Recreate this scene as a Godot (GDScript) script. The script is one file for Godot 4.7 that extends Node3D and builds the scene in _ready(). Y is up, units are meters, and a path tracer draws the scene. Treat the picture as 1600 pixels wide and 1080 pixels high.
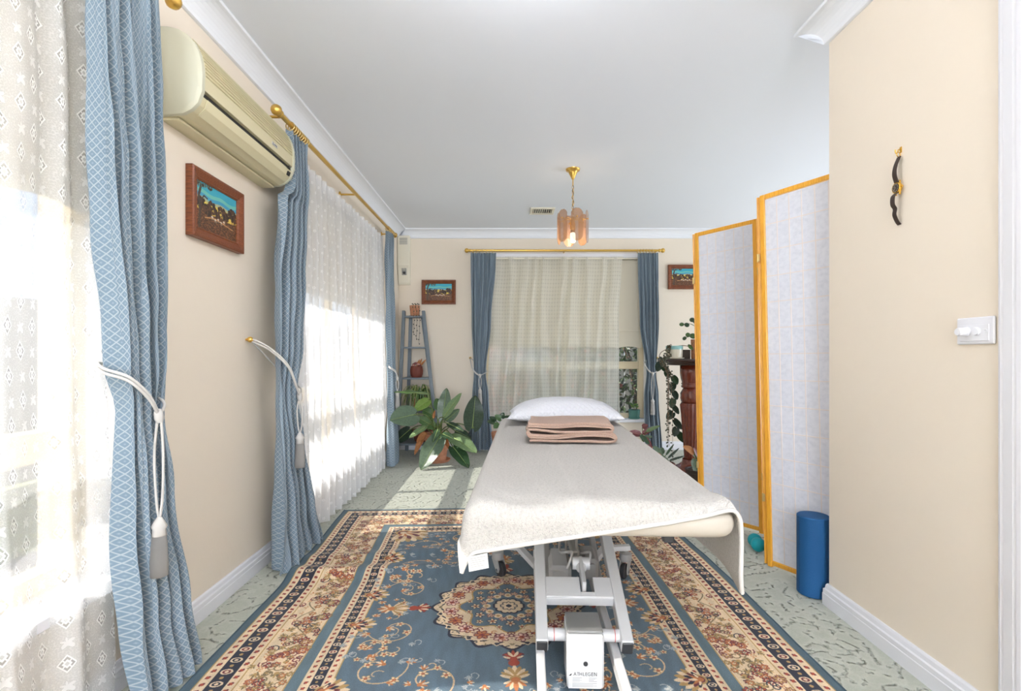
extends Node3D
# Coordinates below: X to the right, Y up, D = metres in front of the camera's standpoint (Godot z = -D).
const EYE := 1.026
const WL := -1.204      # face of the left wall
const WB := 5.6         # face of the back wall
const WR := 1.314       # face of the near right wall
const CORNER := 2.1     # where the near right wall turns the corner
const CEIL := 2.4
const REAR := -6.0  # unseen rear wall, set far back so light from behind falls evenly
const FAR_R := 4.3  # unseen far right wall, set well out so its window light spreads
var rng := RandomNumberGenerator.new()
var names := {}
var M := {}

func V(x: float, y: float, d: float) -> Vector3:
	return Vector3(x, y, -d)

func C(r: float, g: float, b: float, a := 1.0) -> Color:
	return Color(r / 255.0, g / 255.0, b / 255.0, a)

func numbered(n: String) -> String:
	if not names.has(n):
		names[n] = 0
		return n
	names[n] += 1
	return "%s_%03d" % [n, names[n]]

func tag(o: Node3D, label: String, category: String, group := "") -> Node3D:
	o.set_meta("label", label)
	o.set_meta("category", category)
	if group:
		o.set_meta("group", group)
	return o

func thing(called: String, label: String, category: String, at := Vector3.ZERO, turn := 0.0, group := "") -> Node3D:
	var o := Node3D.new()
	o.name = numbered(called)
	add_child(o)
	o.position = at
	o.rotation.y = turn
	return tag(o, label, category, group)

func commit(s: SurfaceTool, m: Material) -> ArrayMesh:
	s.generate_normals()
	var mesh := s.commit()
	mesh.surface_set_material(0, m)
	return mesh

func obj(called: String, s: SurfaceTool, m: Material, parent: Node = self) -> MeshInstance3D:
	return put(called, commit(s, m), parent)

func put(called: String, mesh: Mesh, parent: Node = self) -> MeshInstance3D:
	var o := MeshInstance3D.new()
	o.name = numbered(called) if parent == self else called
	o.mesh = mesh
	parent.add_child(o, true)
	return o

func struct(called: String, s: SurfaceTool, m: Material) -> MeshInstance3D:
	var o := obj(called, s, m)
	o.set_meta("kind", "structure")
	return o

func struct_root(called: String) -> Node3D:
	var o := Node3D.new()
	o.name = numbered(called)
	add_child(o)
	o.set_meta("kind", "structure")
	return o

# ---------------------------------------------------------------- shapes
func ST() -> SurfaceTool:
	var s := SurfaceTool.new()
	s.begin(Mesh.PRIMITIVE_TRIANGLES)
	return s

func tri(s: SurfaceTool, a: Vector3, b: Vector3, c: Vector3, ua := Vector2.ZERO, ub := Vector2.ZERO, uc := Vector2.ZERO) -> void:
	# counter-clockwise as seen from outside
	s.set_uv(ua)
	s.add_vertex(a)
	s.set_uv(uc)
	s.add_vertex(c)
	s.set_uv(ub)
	s.add_vertex(b)

func quad(s: SurfaceTool, a: Vector3, b: Vector3, c: Vector3, d: Vector3, ua := Vector2.ZERO, ub := Vector2.ZERO, uc := Vector2.ZERO, ud := Vector2.ZERO) -> void:
	tri(s, a, b, c, ua, ub, uc)
	tri(s, a, c, d, ua, uc, ud)

func quad_out(s: SurfaceTool, a: Vector3, b: Vector3, c: Vector3, d: Vector3, out: Vector3) -> void:
	if (b - a).cross(c - a).dot(out) >= 0.0:
		quad(s, a, b, c, d)
	else:
		quad(s, a, d, c, b)

func box(s: SurfaceTool, c: Vector3, size: Vector3, bev := 0.0, basis := Basis()) -> void:
	s.set_smooth_group(-1)
	var h := size / 2.0
	var b := minf(bev, minf(h.x, minf(h.y, h.z)) * 0.95)
	for i in 3:
		var j := (i + 1) % 3
		var k := (i + 2) % 3
		for si in [-1.0, 1.0]:
			var v := []
			for q in [[-1.0, -1.0], [1.0, -1.0], [1.0, 1.0], [-1.0, 1.0]]:
				var p := Vector3.ZERO
				p[i] = si * h[i]
				p[j] = q[0] * (h[j] - b)
				p[k] = q[1] * (h[k] - b)
				v.append(c + basis * p)
			var n := Vector3.ZERO
			n[i] = si
			quad_out(s, v[0], v[1], v[2], v[3], basis * n)
	if b <= 0.0:
		return
	for i in 3:
		var j := (i + 1) % 3
		var k := (i + 2) % 3
		for si in [-1.0, 1.0]:
			for sj in [-1.0, 1.0]:
				var v := []
				for q in [[0, -1.0], [0, 1.0], [1, 1.0], [1, -1.0]]:
					var p := Vector3.ZERO
					p[i] = si * (h[i] - (b if q[0] == 1 else 0.0))
					p[j] = sj * (h[j] - (b if q[0] == 0 else 0.0))
					p[k] = q[1] * (h[k] - b)
					v.append(c + basis * p)
				var n := Vector3.ZERO
				n[i] = si
				n[j] = sj
				quad_out(s, v[0], v[1], v[2], v[3], basis * n)
	for sx in [-1.0, 1.0]:
		for sy in [-1.0, 1.0]:
			for sz in [-1.0, 1.0]:
				var g := Vector3(sx, sy, sz)
				var p0 := c + basis * (g * Vector3(h.x, h.y - b, h.z - b))
				var p1 := c + basis * (g * Vector3(h.x - b, h.y, h.z - b))
				var p2 := c + basis * (g * Vector3(h.x - b, h.y - b, h.z))
				if (p1 - p0).cross(p2 - p0).dot(basis * g) >= 0.0:
					tri(s, p0, p1, p2)
				else:
					tri(s, p0, p2, p1)

func span(s: SurfaceTool, x0: float, x1: float, y0: float, y1: float, d0: float, d1: float, bev := 0.0) -> void:
	box(s, V((x0 + x1) / 2, (y0 + y1) / 2, (d0 + d1) / 2), Vector3(absf(x1 - x0), absf(y1 - y0), absf(d1 - d0)), bev)

func bar(s: SurfaceTool, a: Vector3, b: Vector3, w: float, h: float, bev := 0.0, up := Vector3.UP) -> void:
	# a box beam from a to b, w across and h along up
	var f := (b - a).normalized()
	var r := f.cross(up).normalized()
	var u := r.cross(f)
	box(s, (a + b) / 2, Vector3(w, h, a.distance_to(b)), bev, Basis(r, u, -f))

func frame_at(f: Vector3, prev: Vector3) -> Vector3:
	var u := prev - f * prev.dot(f)
	if u.length() < 1e-4:
		u = f.cross(Vector3(0.3, 0.8, 0.51))
	return u.normalized()

func tube(s: SurfaceTool, pts: Array, rad, sides := 10, caps := true) -> void:
	s.set_smooth_group(0)
	var n := pts.size()
	var u := Vector3(0.31, 0.77, 0.55)
	var rings := []
	for i in n:
		var f: Vector3 = (pts[mini(i + 1, n - 1)] - pts[maxi(i - 1, 0)]).normalized()
		u = frame_at(f, u)
		var w := f.cross(u)
		var r: float = rad[i] if rad is Array else rad
		var ring := []
		for k in sides:
			var a := TAU * k / sides
			ring.append(pts[i] + (u * cos(a) + w * sin(a)) * r)
		rings.append(ring)
	var run := 0.0
	for i in n - 1:
		var nxt: float = run + pts[i].distance_to(pts[i + 1])
		for k in sides:
			var k2 := (k + 1) % sides
			var u0 := float(k) / sides
			var u1 := float(k + 1) / sides
			quad(s, rings[i][k], rings[i][k2], rings[i + 1][k2], rings[i + 1][k], Vector2(u0, run), Vector2(u1, run), Vector2(u1, nxt), Vector2(u0, nxt))
		run = nxt
	if caps:
		s.set_smooth_group(-1)
		for k in range(1, sides - 1):
			tri(s, rings[0][0], rings[0][k + 1], rings[0][k])
			tri(s, rings[n - 1][0], rings[n - 1][k], rings[n - 1][k + 1])

func lathe(s: SurfaceTool, prof: Array, seg: int, xf := Transform3D(), sharp := false) -> void:
	# prof: [radius, height] from bottom to top on the outside
	for i in prof.size() - 1:
		s.set_smooth_group(i if sharp else 0)
		for k in seg:
			var a := TAU * k / seg
			var b := TAU * (k + 1) / seg
			var p := []
			for q in [[a, i], [b, i], [b, i + 1], [a, i + 1]]:
				p.append(xf * Vector3(cos(q[0]) * prof[q[1]][0], prof[q[1]][1], -sin(q[0]) * prof[q[1]][0]))
			if prof[i][0] < 1e-5:
				tri(s, p[0], p[2], p[3])
			elif prof[i + 1][0] < 1e-5:
				tri(s, p[0], p[1], p[2])
			else:
				quad(s, p[0], p[1], p[2], p[3], Vector2(a, prof[i][1]), Vector2(b, prof[i][1]), Vector2(b, prof[i + 1][1]), Vector2(a, prof[i + 1][1]))

func prism(s: SurfaceTool, poly: Array, depth: float, xf := Transform3D(), smooth := false) -> void:
	# poly (Vector2) in the xy plane, extruded half the depth to either side along z
	var pts := PackedVector2Array(poly)
	var area := 0.0
	for i in pts.size():
		area += pts[i].cross(pts[(i + 1) % pts.size()])
	if area < 0.0:
		pts.reverse()
	var z := depth / 2.0
	s.set_smooth_group(-1)
	var t := Geometry2D.triangulate_polygon(pts)
	for i in range(0, t.size(), 3):
		var a := pts[t[i]]
		var b := pts[t[i + 1]]
		var c := pts[t[i + 2]]
		if (b - a).cross(c - a) < 0.0:
			var e := b
			b = c
			c = e
		tri(s, xf * Vector3(a.x, a.y, z), xf * Vector3(b.x, b.y, z), xf * Vector3(c.x, c.y, z))
		tri(s, xf * Vector3(a.x, a.y, -z), xf * Vector3(c.x, c.y, -z), xf * Vector3(b.x, b.y, -z))
	s.set_smooth_group(1 if smooth else -1)
	for i in pts.size():
		var a := pts[i]
		var b := pts[(i + 1) % pts.size()]
		quad(s, xf * Vector3(a.x, a.y, z), xf * Vector3(a.x, a.y, -z), xf * Vector3(b.x, b.y, -z), xf * Vector3(b.x, b.y, z))

func grid(s: SurfaceTool, nu: int, nv: int, f: Callable, uvf: Callable) -> void:
	s.set_smooth_group(0)
	var p := []
	var t := []
	for j in nv + 1:
		for i in nu + 1:
			var u := float(i) / nu
			var v := float(j) / nv
			p.append(f.call(u, v))
			t.append(uvf.call(u, v))
	for j in nv:
		for i in nu:
			var a := j * (nu + 1) + i
			var d := a + nu + 1
			quad(s, p[a], p[a + 1], p[d + 1], p[d], t[a], t[a + 1], t[d + 1], t[d])

func slab(s: SurfaceTool, nu: int, nv: int, f: Callable, th: float, uvf: Callable) -> void:
	# a grid with thickness: the surface f and a copy th below it along its normal, closed at the rim
	var p := []
	for j in nv + 1:
		for i in nu + 1:
			p.append(f.call(float(i) / nu, float(j) / nv))
	var q := []
	for j in nv + 1:
		for i in nu + 1:
			var du: Vector3 = p[j * (nu + 1) + mini(i + 1, nu)] - p[j * (nu + 1) + maxi(i - 1, 0)]
			var dv: Vector3 = p[mini(j + 1, nv) * (nu + 1) + i] - p[maxi(j - 1, 0) * (nu + 1) + i]
			q.append(p[j * (nu + 1) + i] - du.cross(dv).normalized() * th)
	s.set_smooth_group(0)
	for j in nv:
		for i in nu:
			var a := j * (nu + 1) + i
			var d := a + nu + 1
			var ua: Vector2 = uvf.call(float(i) / nu, float(j) / nv)
			var ub: Vector2 = uvf.call(float(i + 1) / nu, float(j) / nv)
			var uc: Vector2 = uvf.call(float(i + 1) / nu, float(j + 1) / nv)
			var ud: Vector2 = uvf.call(float(i) / nu, float(j + 1) / nv)
			quad(s, p[a], p[a + 1], p[d + 1], p[d], ua, ub, uc, ud)
			quad(s, q[a], q[d], q[d + 1], q[a + 1], ua, ud, uc, ub)
	s.set_smooth_group(3)
	var rim := []
	for i in nu:
		rim.append([i, i + 1])
	for j in nv:
		rim.append([j * (nu + 1) + nu, (j + 1) * (nu + 1) + nu])
	for i in nu:
		rim.append([nv * (nu + 1) + nu - i, nv * (nu + 1) + nu - i - 1])
	for j in nv:
		rim.append([(nv - j) * (nu + 1), (nv - j - 1) * (nu + 1)])
	for e in rim:
		quad(s, p[e[0]], q[e[0]], q[e[1]], p[e[1]])

func ball(s: SurfaceTool, c: Vector3, r: Vector3, seg := 16, rows := 10) -> void:
	var prof := []
	for i in rows + 1:
		var a := -PI / 2 + PI * i / rows
		prof.append([maxf(cos(a), 0.0) if i > 0 and i < rows else 0.0, sin(a)])
	lathe(s, prof, seg, Transform3D(Basis.from_scale(r), c))

func torus(s: SurfaceTool, c: Vector3, axis: Vector3, R: float, r: float, seg := 16, sides := 6) -> void:
	var pts := []
	var u := frame_at(axis.normalized(), Vector3(0.2, 0.9, 0.3))
	var w := axis.normalized().cross(u)
	for i in seg + 1:
		var a := TAU * i / seg
		pts.append(c + (u * cos(a) + w * sin(a)) * R)
	tube(s, pts, r, sides, false)

func curve_pts(ctrl: Array, n: int) -> Array:
	# Catmull-Rom through the control points
	var out := []
	var m := ctrl.size()
	for i in m - 1:
		var p0: Vector3 = ctrl[maxi(i - 1, 0)]
		var p1: Vector3 = ctrl[i]
		var p2: Vector3 = ctrl[i + 1]
		var p3: Vector3 = ctrl[mini(i + 2, m - 1)]
		for k in n:
			out.append(p1.cubic_interpolate(p2, p0, p3, float(k) / n))
	out.append(ctrl[m - 1])
	return out

# ---------------------------------------------------------------- materials
func mat(called: String, col: Color, rough := 0.6, o := {}) -> StandardMaterial3D:
	var m := StandardMaterial3D.new()
	m.resource_name = called
	m.albedo_color = col
	m.roughness = rough
	for k in o:
		m.set(k, o[k])
	M[called] = m
	return m

func noise(freq: float, kind := FastNoiseLite.TYPE_SIMPLEX_SMOOTH, fractal := FastNoiseLite.FRACTAL_FBM, oct := 4, sd := 1) -> FastNoiseLite:
	var n := FastNoiseLite.new()
	n.noise_type = kind
	n.frequency = freq
	n.fractal_type = fractal
	n.fractal_octaves = oct
	n.seed = sd
	return n

func noise_tex(n: FastNoiseLite, size: int, ramp: Array = [], normal := 0.0) -> NoiseTexture2D:
	var t := NoiseTexture2D.new()
	t.width = size
	t.height = size
	t.seamless = true
	t.noise = n
	if normal > 0.0:
		t.as_normal_map = true
		t.bump_strength = normal
	elif ramp:
		var g := Gradient.new()
		g.offsets = PackedFloat32Array()
		var off := PackedFloat32Array()
		var col := PackedColorArray()
		for e in ramp:
			off.append(e[0])
			col.append(e[1])
		g.offsets = off
		g.colors = col
		t.color_ramp = g
	return t

func tex(im: Image) -> ImageTexture:
	return ImageTexture.create_from_image(im)

func textured(called: String, t: Texture2D, rough: float, scale: float, o := {}) -> StandardMaterial3D:
	var m := mat(called, Color.WHITE, rough, o)
	m.albedo_texture = t
	m.uv1_triplanar = true
	m.uv1_world_triplanar = not o.has("local")
	m.uv1_scale = Vector3.ONE * scale
	return m

func _ready() -> void:
	rng.seed = 2024
	# ---- camera
	var cam := Camera3D.new()
	cam.name = "camera"
	cam.projection = Camera3D.PROJECTION_FRUSTUM
	cam.near = 0.05
	cam.far = 100.0
	cam.size = 0.05 * 1080.0 / 800.0
	cam.frustum_offset = Vector2(5.0, 16.0) / 800.0 * 0.05
	cam.position = Vector3(0, EYE, 0)
	add_child(cam)
	cam.current = true
	# ---- sky and exposure
	var env := Environment.new()
	env.background_mode = Environment.BG_SKY
	var sky := Sky.new()
	var sm := ProceduralSkyMaterial.new()
	sm.sky_top_color = C(150, 185, 228)
	sm.sky_horizon_color = C(222, 232, 242)
	sm.ground_bottom_color = C(150, 150, 140)
	sm.ground_horizon_color = C(222, 232, 242)
	sm.sun_angle_max = 6.0
	sky.sky_material = sm
	env.sky = sky
	env.background_energy_multiplier = 0.75
	env.tonemap_mode = Environment.TONE_MAPPER_LINEAR
	env.tonemap_exposure = 1.9
	env.sdfgi_enabled = true
	env.ssao_enabled = true
	env.ssil_enabled = true
	var we := WorldEnvironment.new()
	we.name = "world"
	we.environment = env
	add_child(we)
	# ---- sun from the left, through the side windows
	var sun := DirectionalLight3D.new()
	sun.name = "sun"
	sun.light_energy = 1.9
	sun.light_color = C(255, 250, 242)
	sun.light_angular_distance = 0.6
	sun.shadow_enabled = true
	add_child(sun)
	sun.look_at_from_position(Vector3.ZERO, Vector3(1.0, -0.82, -0.15), Vector3.UP)
	# ---- unseen rear door and far right window, placed to light walls and ceiling
	var unseen_door_light := AreaLight3D.new()  # out of view, placed to light the room from behind the camera
	unseen_door_light.name = "unseen_rear_light"
	unseen_door_light.area_size = Vector2(2.1, 2.05)
	unseen_door_light.light_energy = 11.5
	unseen_door_light.light_color = C(232, 240, 255)
	unseen_door_light.area_normalize_energy = true
	unseen_door_light.area_range = 20.0
	unseen_door_light.shadow_enabled = true
	add_child(unseen_door_light)
	unseen_door_light.position = V(0.075, 1.07, REAR + 0.02)
	var unseen_side_light := AreaLight3D.new()  # out of view, placed to light the back wall and far ceiling
	unseen_side_light.name = "unseen_right_light"
	unseen_side_light.area_size = Vector2(2.6, 1.5)
	unseen_side_light.light_energy = 4.1
	unseen_side_light.light_color = C(232, 240, 255)
	unseen_side_light.area_normalize_energy = true
	unseen_side_light.area_range = 20.0
	unseen_side_light.shadow_enabled = true
	add_child(unseen_side_light)
	unseen_side_light.position = V(FAR_R - 0.02, 0.875, 3.85)
	unseen_side_light.rotation.y = PI / 2
	# ---- fill light of the added uplighter, thrown up to brighten the ceiling
	var up_fill_light := AreaLight3D.new()
	up_fill_light.name = "added_lamp_light"
	up_fill_light.area_size = Vector2(0.26, 0.26)
	up_fill_light.light_energy = 10.5
	up_fill_light.light_color = C(238, 243, 255)
	up_fill_light.area_normalize_energy = true
	up_fill_light.area_range = 20.0
	up_fill_light.shadow_enabled = true
	add_child(up_fill_light)
	up_fill_light.position = V(0.75, 1.75, -1.6)
	up_fill_light.rotation.x = PI / 2
	make_materials()
	# ---- structure
	make_shell()
	make_window("window_1", false, WL, -0.2, 1.58, 0.36, 2.1, 0.77, [0.69])
	make_window("window_2", false, WL, 2.8, 4.74, 0.27, 2.1, 0.77, [3.77])
	make_window("window_3", true, WB, -0.27, 1.5, 0.33, 2.1, 0.92, [0.615])
	make_window("unseen_window_4", true, REAR - 0.25, -1.0, 1.15, 0.02, 2.15, 1.0, [0.075])  # unseen rear glass door, placed where the light from behind enters
	make_window("unseen_window_5", false, FAR_R + 0.25, 2.5, 5.2, 0.1, 1.65, 0.9, [3.85])  # unseen opening, kept low to light the back wall more than the ceiling
	make_garden()
	# ---- things
	make_blind("cream roller blind half down behind the near lace curtain", false, WL, -0.18, 1.56, 2.09, 1.46)
	make_blind("cream roller blind half down behind the long sheer side curtain", false, WL, 2.83, 4.71, 2.09, 1.42)
	make_blind("cream scalloped roller blind half down on the back window", true, WB, -0.24, 1.47, 2.09, 1.13)
	make_curtains()
	make_rug()
	make_table()
	make_linen()
	make_aircon()
	make_wall_things()
	make_ceiling_things()
	make_added_floor_lamp()
	make_screen()
	make_small_things()
	make_shelf()
	make_big_plant()
	make_pedestal()
	make_floor_plants()

# ---------------------------------------------------------------- textures
func damask_image() -> Image:
	# woven lattice of diamonds, one repeat
	var n := 64
	var im := Image.create(n, n, false, Image.FORMAT_RGB8)
	for y in n:
		for x in n:
			var u := absf(fposmod(float(x) / n + 0.5, 1.0) - 0.5) * 2.0
			var v := absf(fposmod(float(y) / n + 0.5, 1.0) - 0.5) * 2.0
			var d := u + v            # 1 on the lattice lines
			var line := clampf(1.0 - absf(d - 1.0) / 0.24, 0.0, 1.0)
			var heart := maxf(clampf(1.0 - d / 0.34, 0.0, 1.0), clampf(1.0 - (2.0 - d) / 0.34, 0.0, 1.0))
			var c := C(112, 132, 146).lerp(C(166, 174, 179), minf(line * 1.6, 1.0))
			c = c.lerp(C(142, 158, 168), minf(heart * 1.4, 1.0))
			im.set_pixel(x, y, c)
	return im

func lace_image() -> Image:
	# floral net with rows of pierced diamonds; alpha is the density of the thread
	var w := 256
	var h := 256
	var im := Image.create(w, h, false, Image.FORMAT_RGBA8)
	var nz := noise(0.11, FastNoiseLite.TYPE_CELLULAR, FastNoiseLite.FRACTAL_NONE, 1, 5)
	for y in h:
		for x in w:
			var a := 0.66 + 0.22 * nz.get_noise_2d(x, y)
			a += 0.05 * sin(x * 1.9) * sin(y * 1.9)
			for c in [[64.0, 64.0], [192.0, 192.0]]:
				var dx := absf(fposmod(x - c[0] + 128.0, 256.0) - 128.0)
				var dy := absf(fposmod(y - c[1] + 128.0, 256.0) - 128.0)
				var d: float = dx / 34.0 + dy / 44.0
				if d < 1.25:
					a = 0.92
					if d < 0.98 and d > 0.62:
						a = 0.30 if absf(dx / 34.0 - dy / 44.0) > 0.12 else 0.9
					elif d < 0.30:
						a = 0.55
			for c in [[192.0, 64.0], [64.0, 192.0]]:
				var ex := fposmod(x - c[0] + 128.0, 256.0) - 128.0
				var ey := fposmod(y - c[1] + 128.0, 256.0) - 128.0
				var r := sqrt(ex * ex + ey * ey)
				var th := atan2(ey, ex)
				var petal := 30.0 + 22.0 * sin(th * 3.0 + 1.0) * sin(th * 2.0) + 8.0 * nz.get_noise_2d(x * 2.0, y * 2.0)
				if r < petal:
					a = maxf(a, 0.74)
				elif r < petal + 4.0:
					a = minf(a, 0.44)
			im.set_pixel(x, y, Color(0.97, 0.97, 0.96, clampf(a, 0.2, 0.95)))
	return im

func voile_image() -> Image:
	# fine sheer with scattered small blossoms
	var n := 256
	var im := Image.create(n, n, false, Image.FORMAT_RGBA8)
	var nz := noise(0.16, FastNoiseLite.TYPE_CELLULAR, FastNoiseLite.FRACTAL_NONE, 1, 15)
	for y in n:
		for x in n:
			var a := 0.70 + 0.14 * nz.get_noise_2d(x, y)
			for c in [[40.0, 50.0], [168.0, 50.0], [104.0, 178.0], [232.0, 178.0]]:
				var ex := fposmod(x - c[0] + 128.0, 256.0) - 128.0
				var ey := fposmod(y - c[1] + 128.0, 256.0) - 128.0
				var r := sqrt(ex * ex + ey * ey)
				if r < 17.0 + 5.0 * cos(atan2(ey, ex) * 5.0):
					a = 0.82 if r > 6.0 else 0.55
			im.set_pixel(x, y, Color(0.97, 0.97, 0.965, clampf(a, 0.2, 0.95)))
	return im

func net_image() -> Image:
	# crochet rosettes in rows
	var n := 64
	var im := Image.create(n, n, false, Image.FORMAT_RGBA8)
	for y in n:
		for x in n:
			var ex := x - 31.5
			var ey := y - 31.5
			var r := sqrt(ex * ex + ey * ey)
			var a := 0.62
			if r < 27.0:
				a = 0.74 + 0.05 * cos(atan2(ey, ex) * 8.0)
			if r < 21.0 and r > 15.0:
				a = 0.62
			if r < 7.0:
				a = 0.58
			if r > 35.0:
				a = 0.56
			im.set_pixel(x, y, Color(0.96, 0.95, 0.92, clampf(a, 0.2, 0.95)))
	return im

func disc(im: Image, cx: float, cy: float, r: float, c: Color, sq := 1.0, rot := 0.0) -> void:
	var R := int(ceil(r)) + 1
	var cs := cos(rot)
	var sn := sin(rot)
	for y in range(maxi(0, int(cy) - R), mini(im.get_height(), int(cy) + R + 1)):
		for x in range(maxi(0, int(cx) - R), mini(im.get_width(), int(cx) + R + 1)):
			var dx := x + 0.5 - cx
			var dy := y + 0.5 - cy
			var u := dx * cs + dy * sn
			var v := (-dx * sn + dy * cs) / sq
			if u * u + v * v <= r * r:
				im.set_pixel(x, y, c)

func stroke(im: Image, pts: Array, r: float, c: Color) -> void:
	for i in pts.size() - 1:
		var a: Vector2 = pts[i]
		var b: Vector2 = pts[i + 1]
		var n := maxi(1, int(a.distance_to(b) / 0.7))
		for k in n:
			var p := a.lerp(b, float(k) / n)
			disc(im, p.x, p.y, r, c)

func spiral(c: Vector2, r: float, a0: float, turns: float, n := 28) -> Array:
	var out := []
	for i in n + 1:
		var t := float(i) / n
		out.append(c + Vector2.from_angle(a0 + TAU * turns * t) * r * (1.0 - 0.72 * t))
	return out

func rosette(im: Image, p: Vector2, r: float, petal: Color, heart: Color, rim: Color, n := 6, rot := 0.0) -> void:
	for k in n:
		var a := rot + TAU * k / n
		disc(im, p.x + cos(a) * r * 0.62, p.y + sin(a) * r * 0.62, r * 0.44, rim, 0.75, a)
	for k in n:
		var a := rot + TAU * k / n
		disc(im, p.x + cos(a) * r * 0.6, p.y + sin(a) * r * 0.6, r * 0.33, petal, 0.7, a)
	disc(im, p.x, p.y, r * 0.34, heart)
	disc(im, p.x, p.y, r * 0.15, rim)

func spray(im: Image, p: Vector2, ang: float, r: float, c: Color, c2: Color, n := 7) -> void:
	# palmette: a fan of petals
	for k in n:
		var t := (float(k) / (n - 1) - 0.5) * 2.3
		var a := ang + t
		var l := r * (1.0 - 0.22 * absf(t))
		disc(im, p.x + cos(a) * l * 0.55, p.y + sin(a) * l * 0.55, l * 0.46, c if k % 2 == 0 else c2, 0.3, a)
	disc(im, p.x, p.y, r * 0.26, c2)

func rug_image(W: int, H: int, px: float) -> Image:
	# one quarter is drawn, then mirrored; px = pixels per metre; (0,0) is the middle of the rug
	var r := RandomNumberGenerator.new()
	r.seed = 77
	var im := Image.create(W, H, false, Image.FORMAT_RGB8)
	var blue := C(86, 105, 117)
	var cream := C(222, 198, 162)
	var navy := C(30, 32, 48)
	var red := C(158, 60, 36)
	var rust := C(184, 112, 62)
	var wine := C(104, 38, 44)
	var gold := C(176, 140, 86)
	var olive := C(116, 98, 66)
	var nz := noise(0.05, FastNoiseLite.TYPE_SIMPLEX, FastNoiseLite.FRACTAL_NONE, 1, 9)
	for y in H:
		for x in W:
			var d := minf(W - 1 - x, H - 1 - y) / px
			var c := blue
			if d < 0.028:
				c = C(70, 92, 102)
			elif d < 0.032 or (d > 0.066 and d < 0.070) or (d > 0.118 and d < 0.122) or (d > 0.152 and d < 0.156):
				c = gold if d < 0.05 or d > 0.14 else navy
			elif d < 0.066:
				c = cream
			elif d < 0.118:
				c = navy
			elif d < 0.152:
				c = cream
			elif d < 0.306:
				c = cream
			elif d < 0.310:
				c = gold
			elif d < 0.350:
				c = C(88, 108, 116)
			elif d < 0.378:
				c = cream
			elif d < 0.414:
				c = navy
			elif d < 0.442:
				c = cream
			elif d < 0.446:
				c = gold
			im.set_pixel(x, y, c)
	# guard bands: seeds and links
	for band in [[0.049, 0.0115, red, 0.034], [0.136, 0.0115, red, 0.034], [0.364, 0.009, red, 0.028], [0.428, 0.009, red, 0.028]]:
		for side in 2:
			var fixed: float = (W if side == 0 else H) - band[0] * px
			var along := (H if side == 0 else W)
			var s := 0.012 * px
			while s < along - band[0] * px:
				var p := Vector2(fixed, s) if side == 0 else Vector2(s, fixed)
				disc(im, p.x, p.y, band[1] * px * 0.85, wine, 0.6, 0.8)
				disc(im, p.x, p.y, band[1] * px * 0.7, band[2], 0.55, -0.8)
				s += band[3] * px
	for band in [[0.092, 0.020, 0.062], [0.396, 0.014, 0.046]]:
		for side in 2:
			var fixed: float = (W if side == 0 else H) - band[0] * px
			var along := (H if side == 0 else W)
			var s := 0.02 * px
			var k := 0
			while s < along - band[0] * px:
				var p := Vector2(fixed, s) if side == 0 else Vector2(s, fixed)
				disc(im, p.x, p.y, band[1] * px, cream, 0.72, 0.0 if side == 0 else PI / 2)
				disc(im, p.x, p.y, band[1] * px * 0.66, navy if k % 2 else wine, 0.72, 0.0 if side == 0 else PI / 2)
				disc(im, p.x, p.y, band[1] * px * 0.3, cream)
				var q: Vector2 = p + (Vector2(0, 1) if side == 0 else Vector2(1, 0)) * band[2] * px * 0.5
				disc(im, q.x, q.y, band[1] * px * 0.34, gold)
				s += band[2] * px
				k += 1
	# main border: vines, palmettes and rosettes on cream
	for side in 2:
		var along: float = (H if side == 0 else W)
		var mid: float = (W if side == 0 else H) - 0.231 * px
		var vine := []
		var s := 0.0
		while s < along - 0.16 * px:
			var o := sin(s / px * 21.0) * 0.045 * px
			vine.append(Vector2(mid + o, s) if side == 0 else Vector2(s, mid + o))
			s += 3.0
		stroke(im, vine, 1.1, olive)
		s = 0.03 * px
		while s < along - 0.2 * px:
			for t in 10:
				var p := Vector2(mid + r.randf_range(-0.069, 0.069) * px, s + r.randf_range(-0.02, 0.02) * px)
				if side == 1:
					p = Vector2(p.y, p.x)
				match r.randi() % 5:
					0: rosette(im, p, r.randf_range(6, 10), rust if r.randf() < 0.6 else gold, cream, wine if r.randf() < 0.5 else olive, 6, r.randf() * 3)
					1: rosette(im, p, r.randf_range(5, 9), red, cream, navy, 5, r.randf() * 3)
					2: spray(im, p, r.randf() * TAU, r.randf_range(8, 14), olive, gold, 5)
					3: stroke(im, spiral(p, r.randf_range(6, 12), r.randf() * TAU, 1.1, 18), 1.0, wine if r.randf() < 0.4 else (olive if r.randf() < 0.6 else navy))
					4: spray(im, p, r.randf() * TAU, r.randf_range(6, 10), rust, cream, 5)
			s += 0.036 * px
	# half palmettes standing on the edge of the field
	for e in [[0.59, 0.12, PI], [0.585, 0.5, PI], [0.2, 0.90, -PI / 2], [0.5, 0.90, -PI / 2 - 0.5]]:
		var p := Vector2(e[0], e[1]) * px
		spray(im, p, e[2], 0.085 * px, cream, gold, 9)
		spray(im, p, e[2], 0.055 * px, navy, wine, 7)
		spray(im, p, e[2], 0.04 * px, cream, rust, 5)
	# corner piece of the field
	spray(im, Vector2(0.565, 0.885) * px, -PI * 0.75, 0.17 * px, cream, gold, 11)
	spray(im, Vector2(0.565, 0.885) * px, -PI * 0.75, 0.12 * px, C(205, 175, 135), wine, 9)
	spray(im, Vector2(0.565, 0.885) * px, -PI * 0.75, 0.07 * px, rust, cream, 7)
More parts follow.
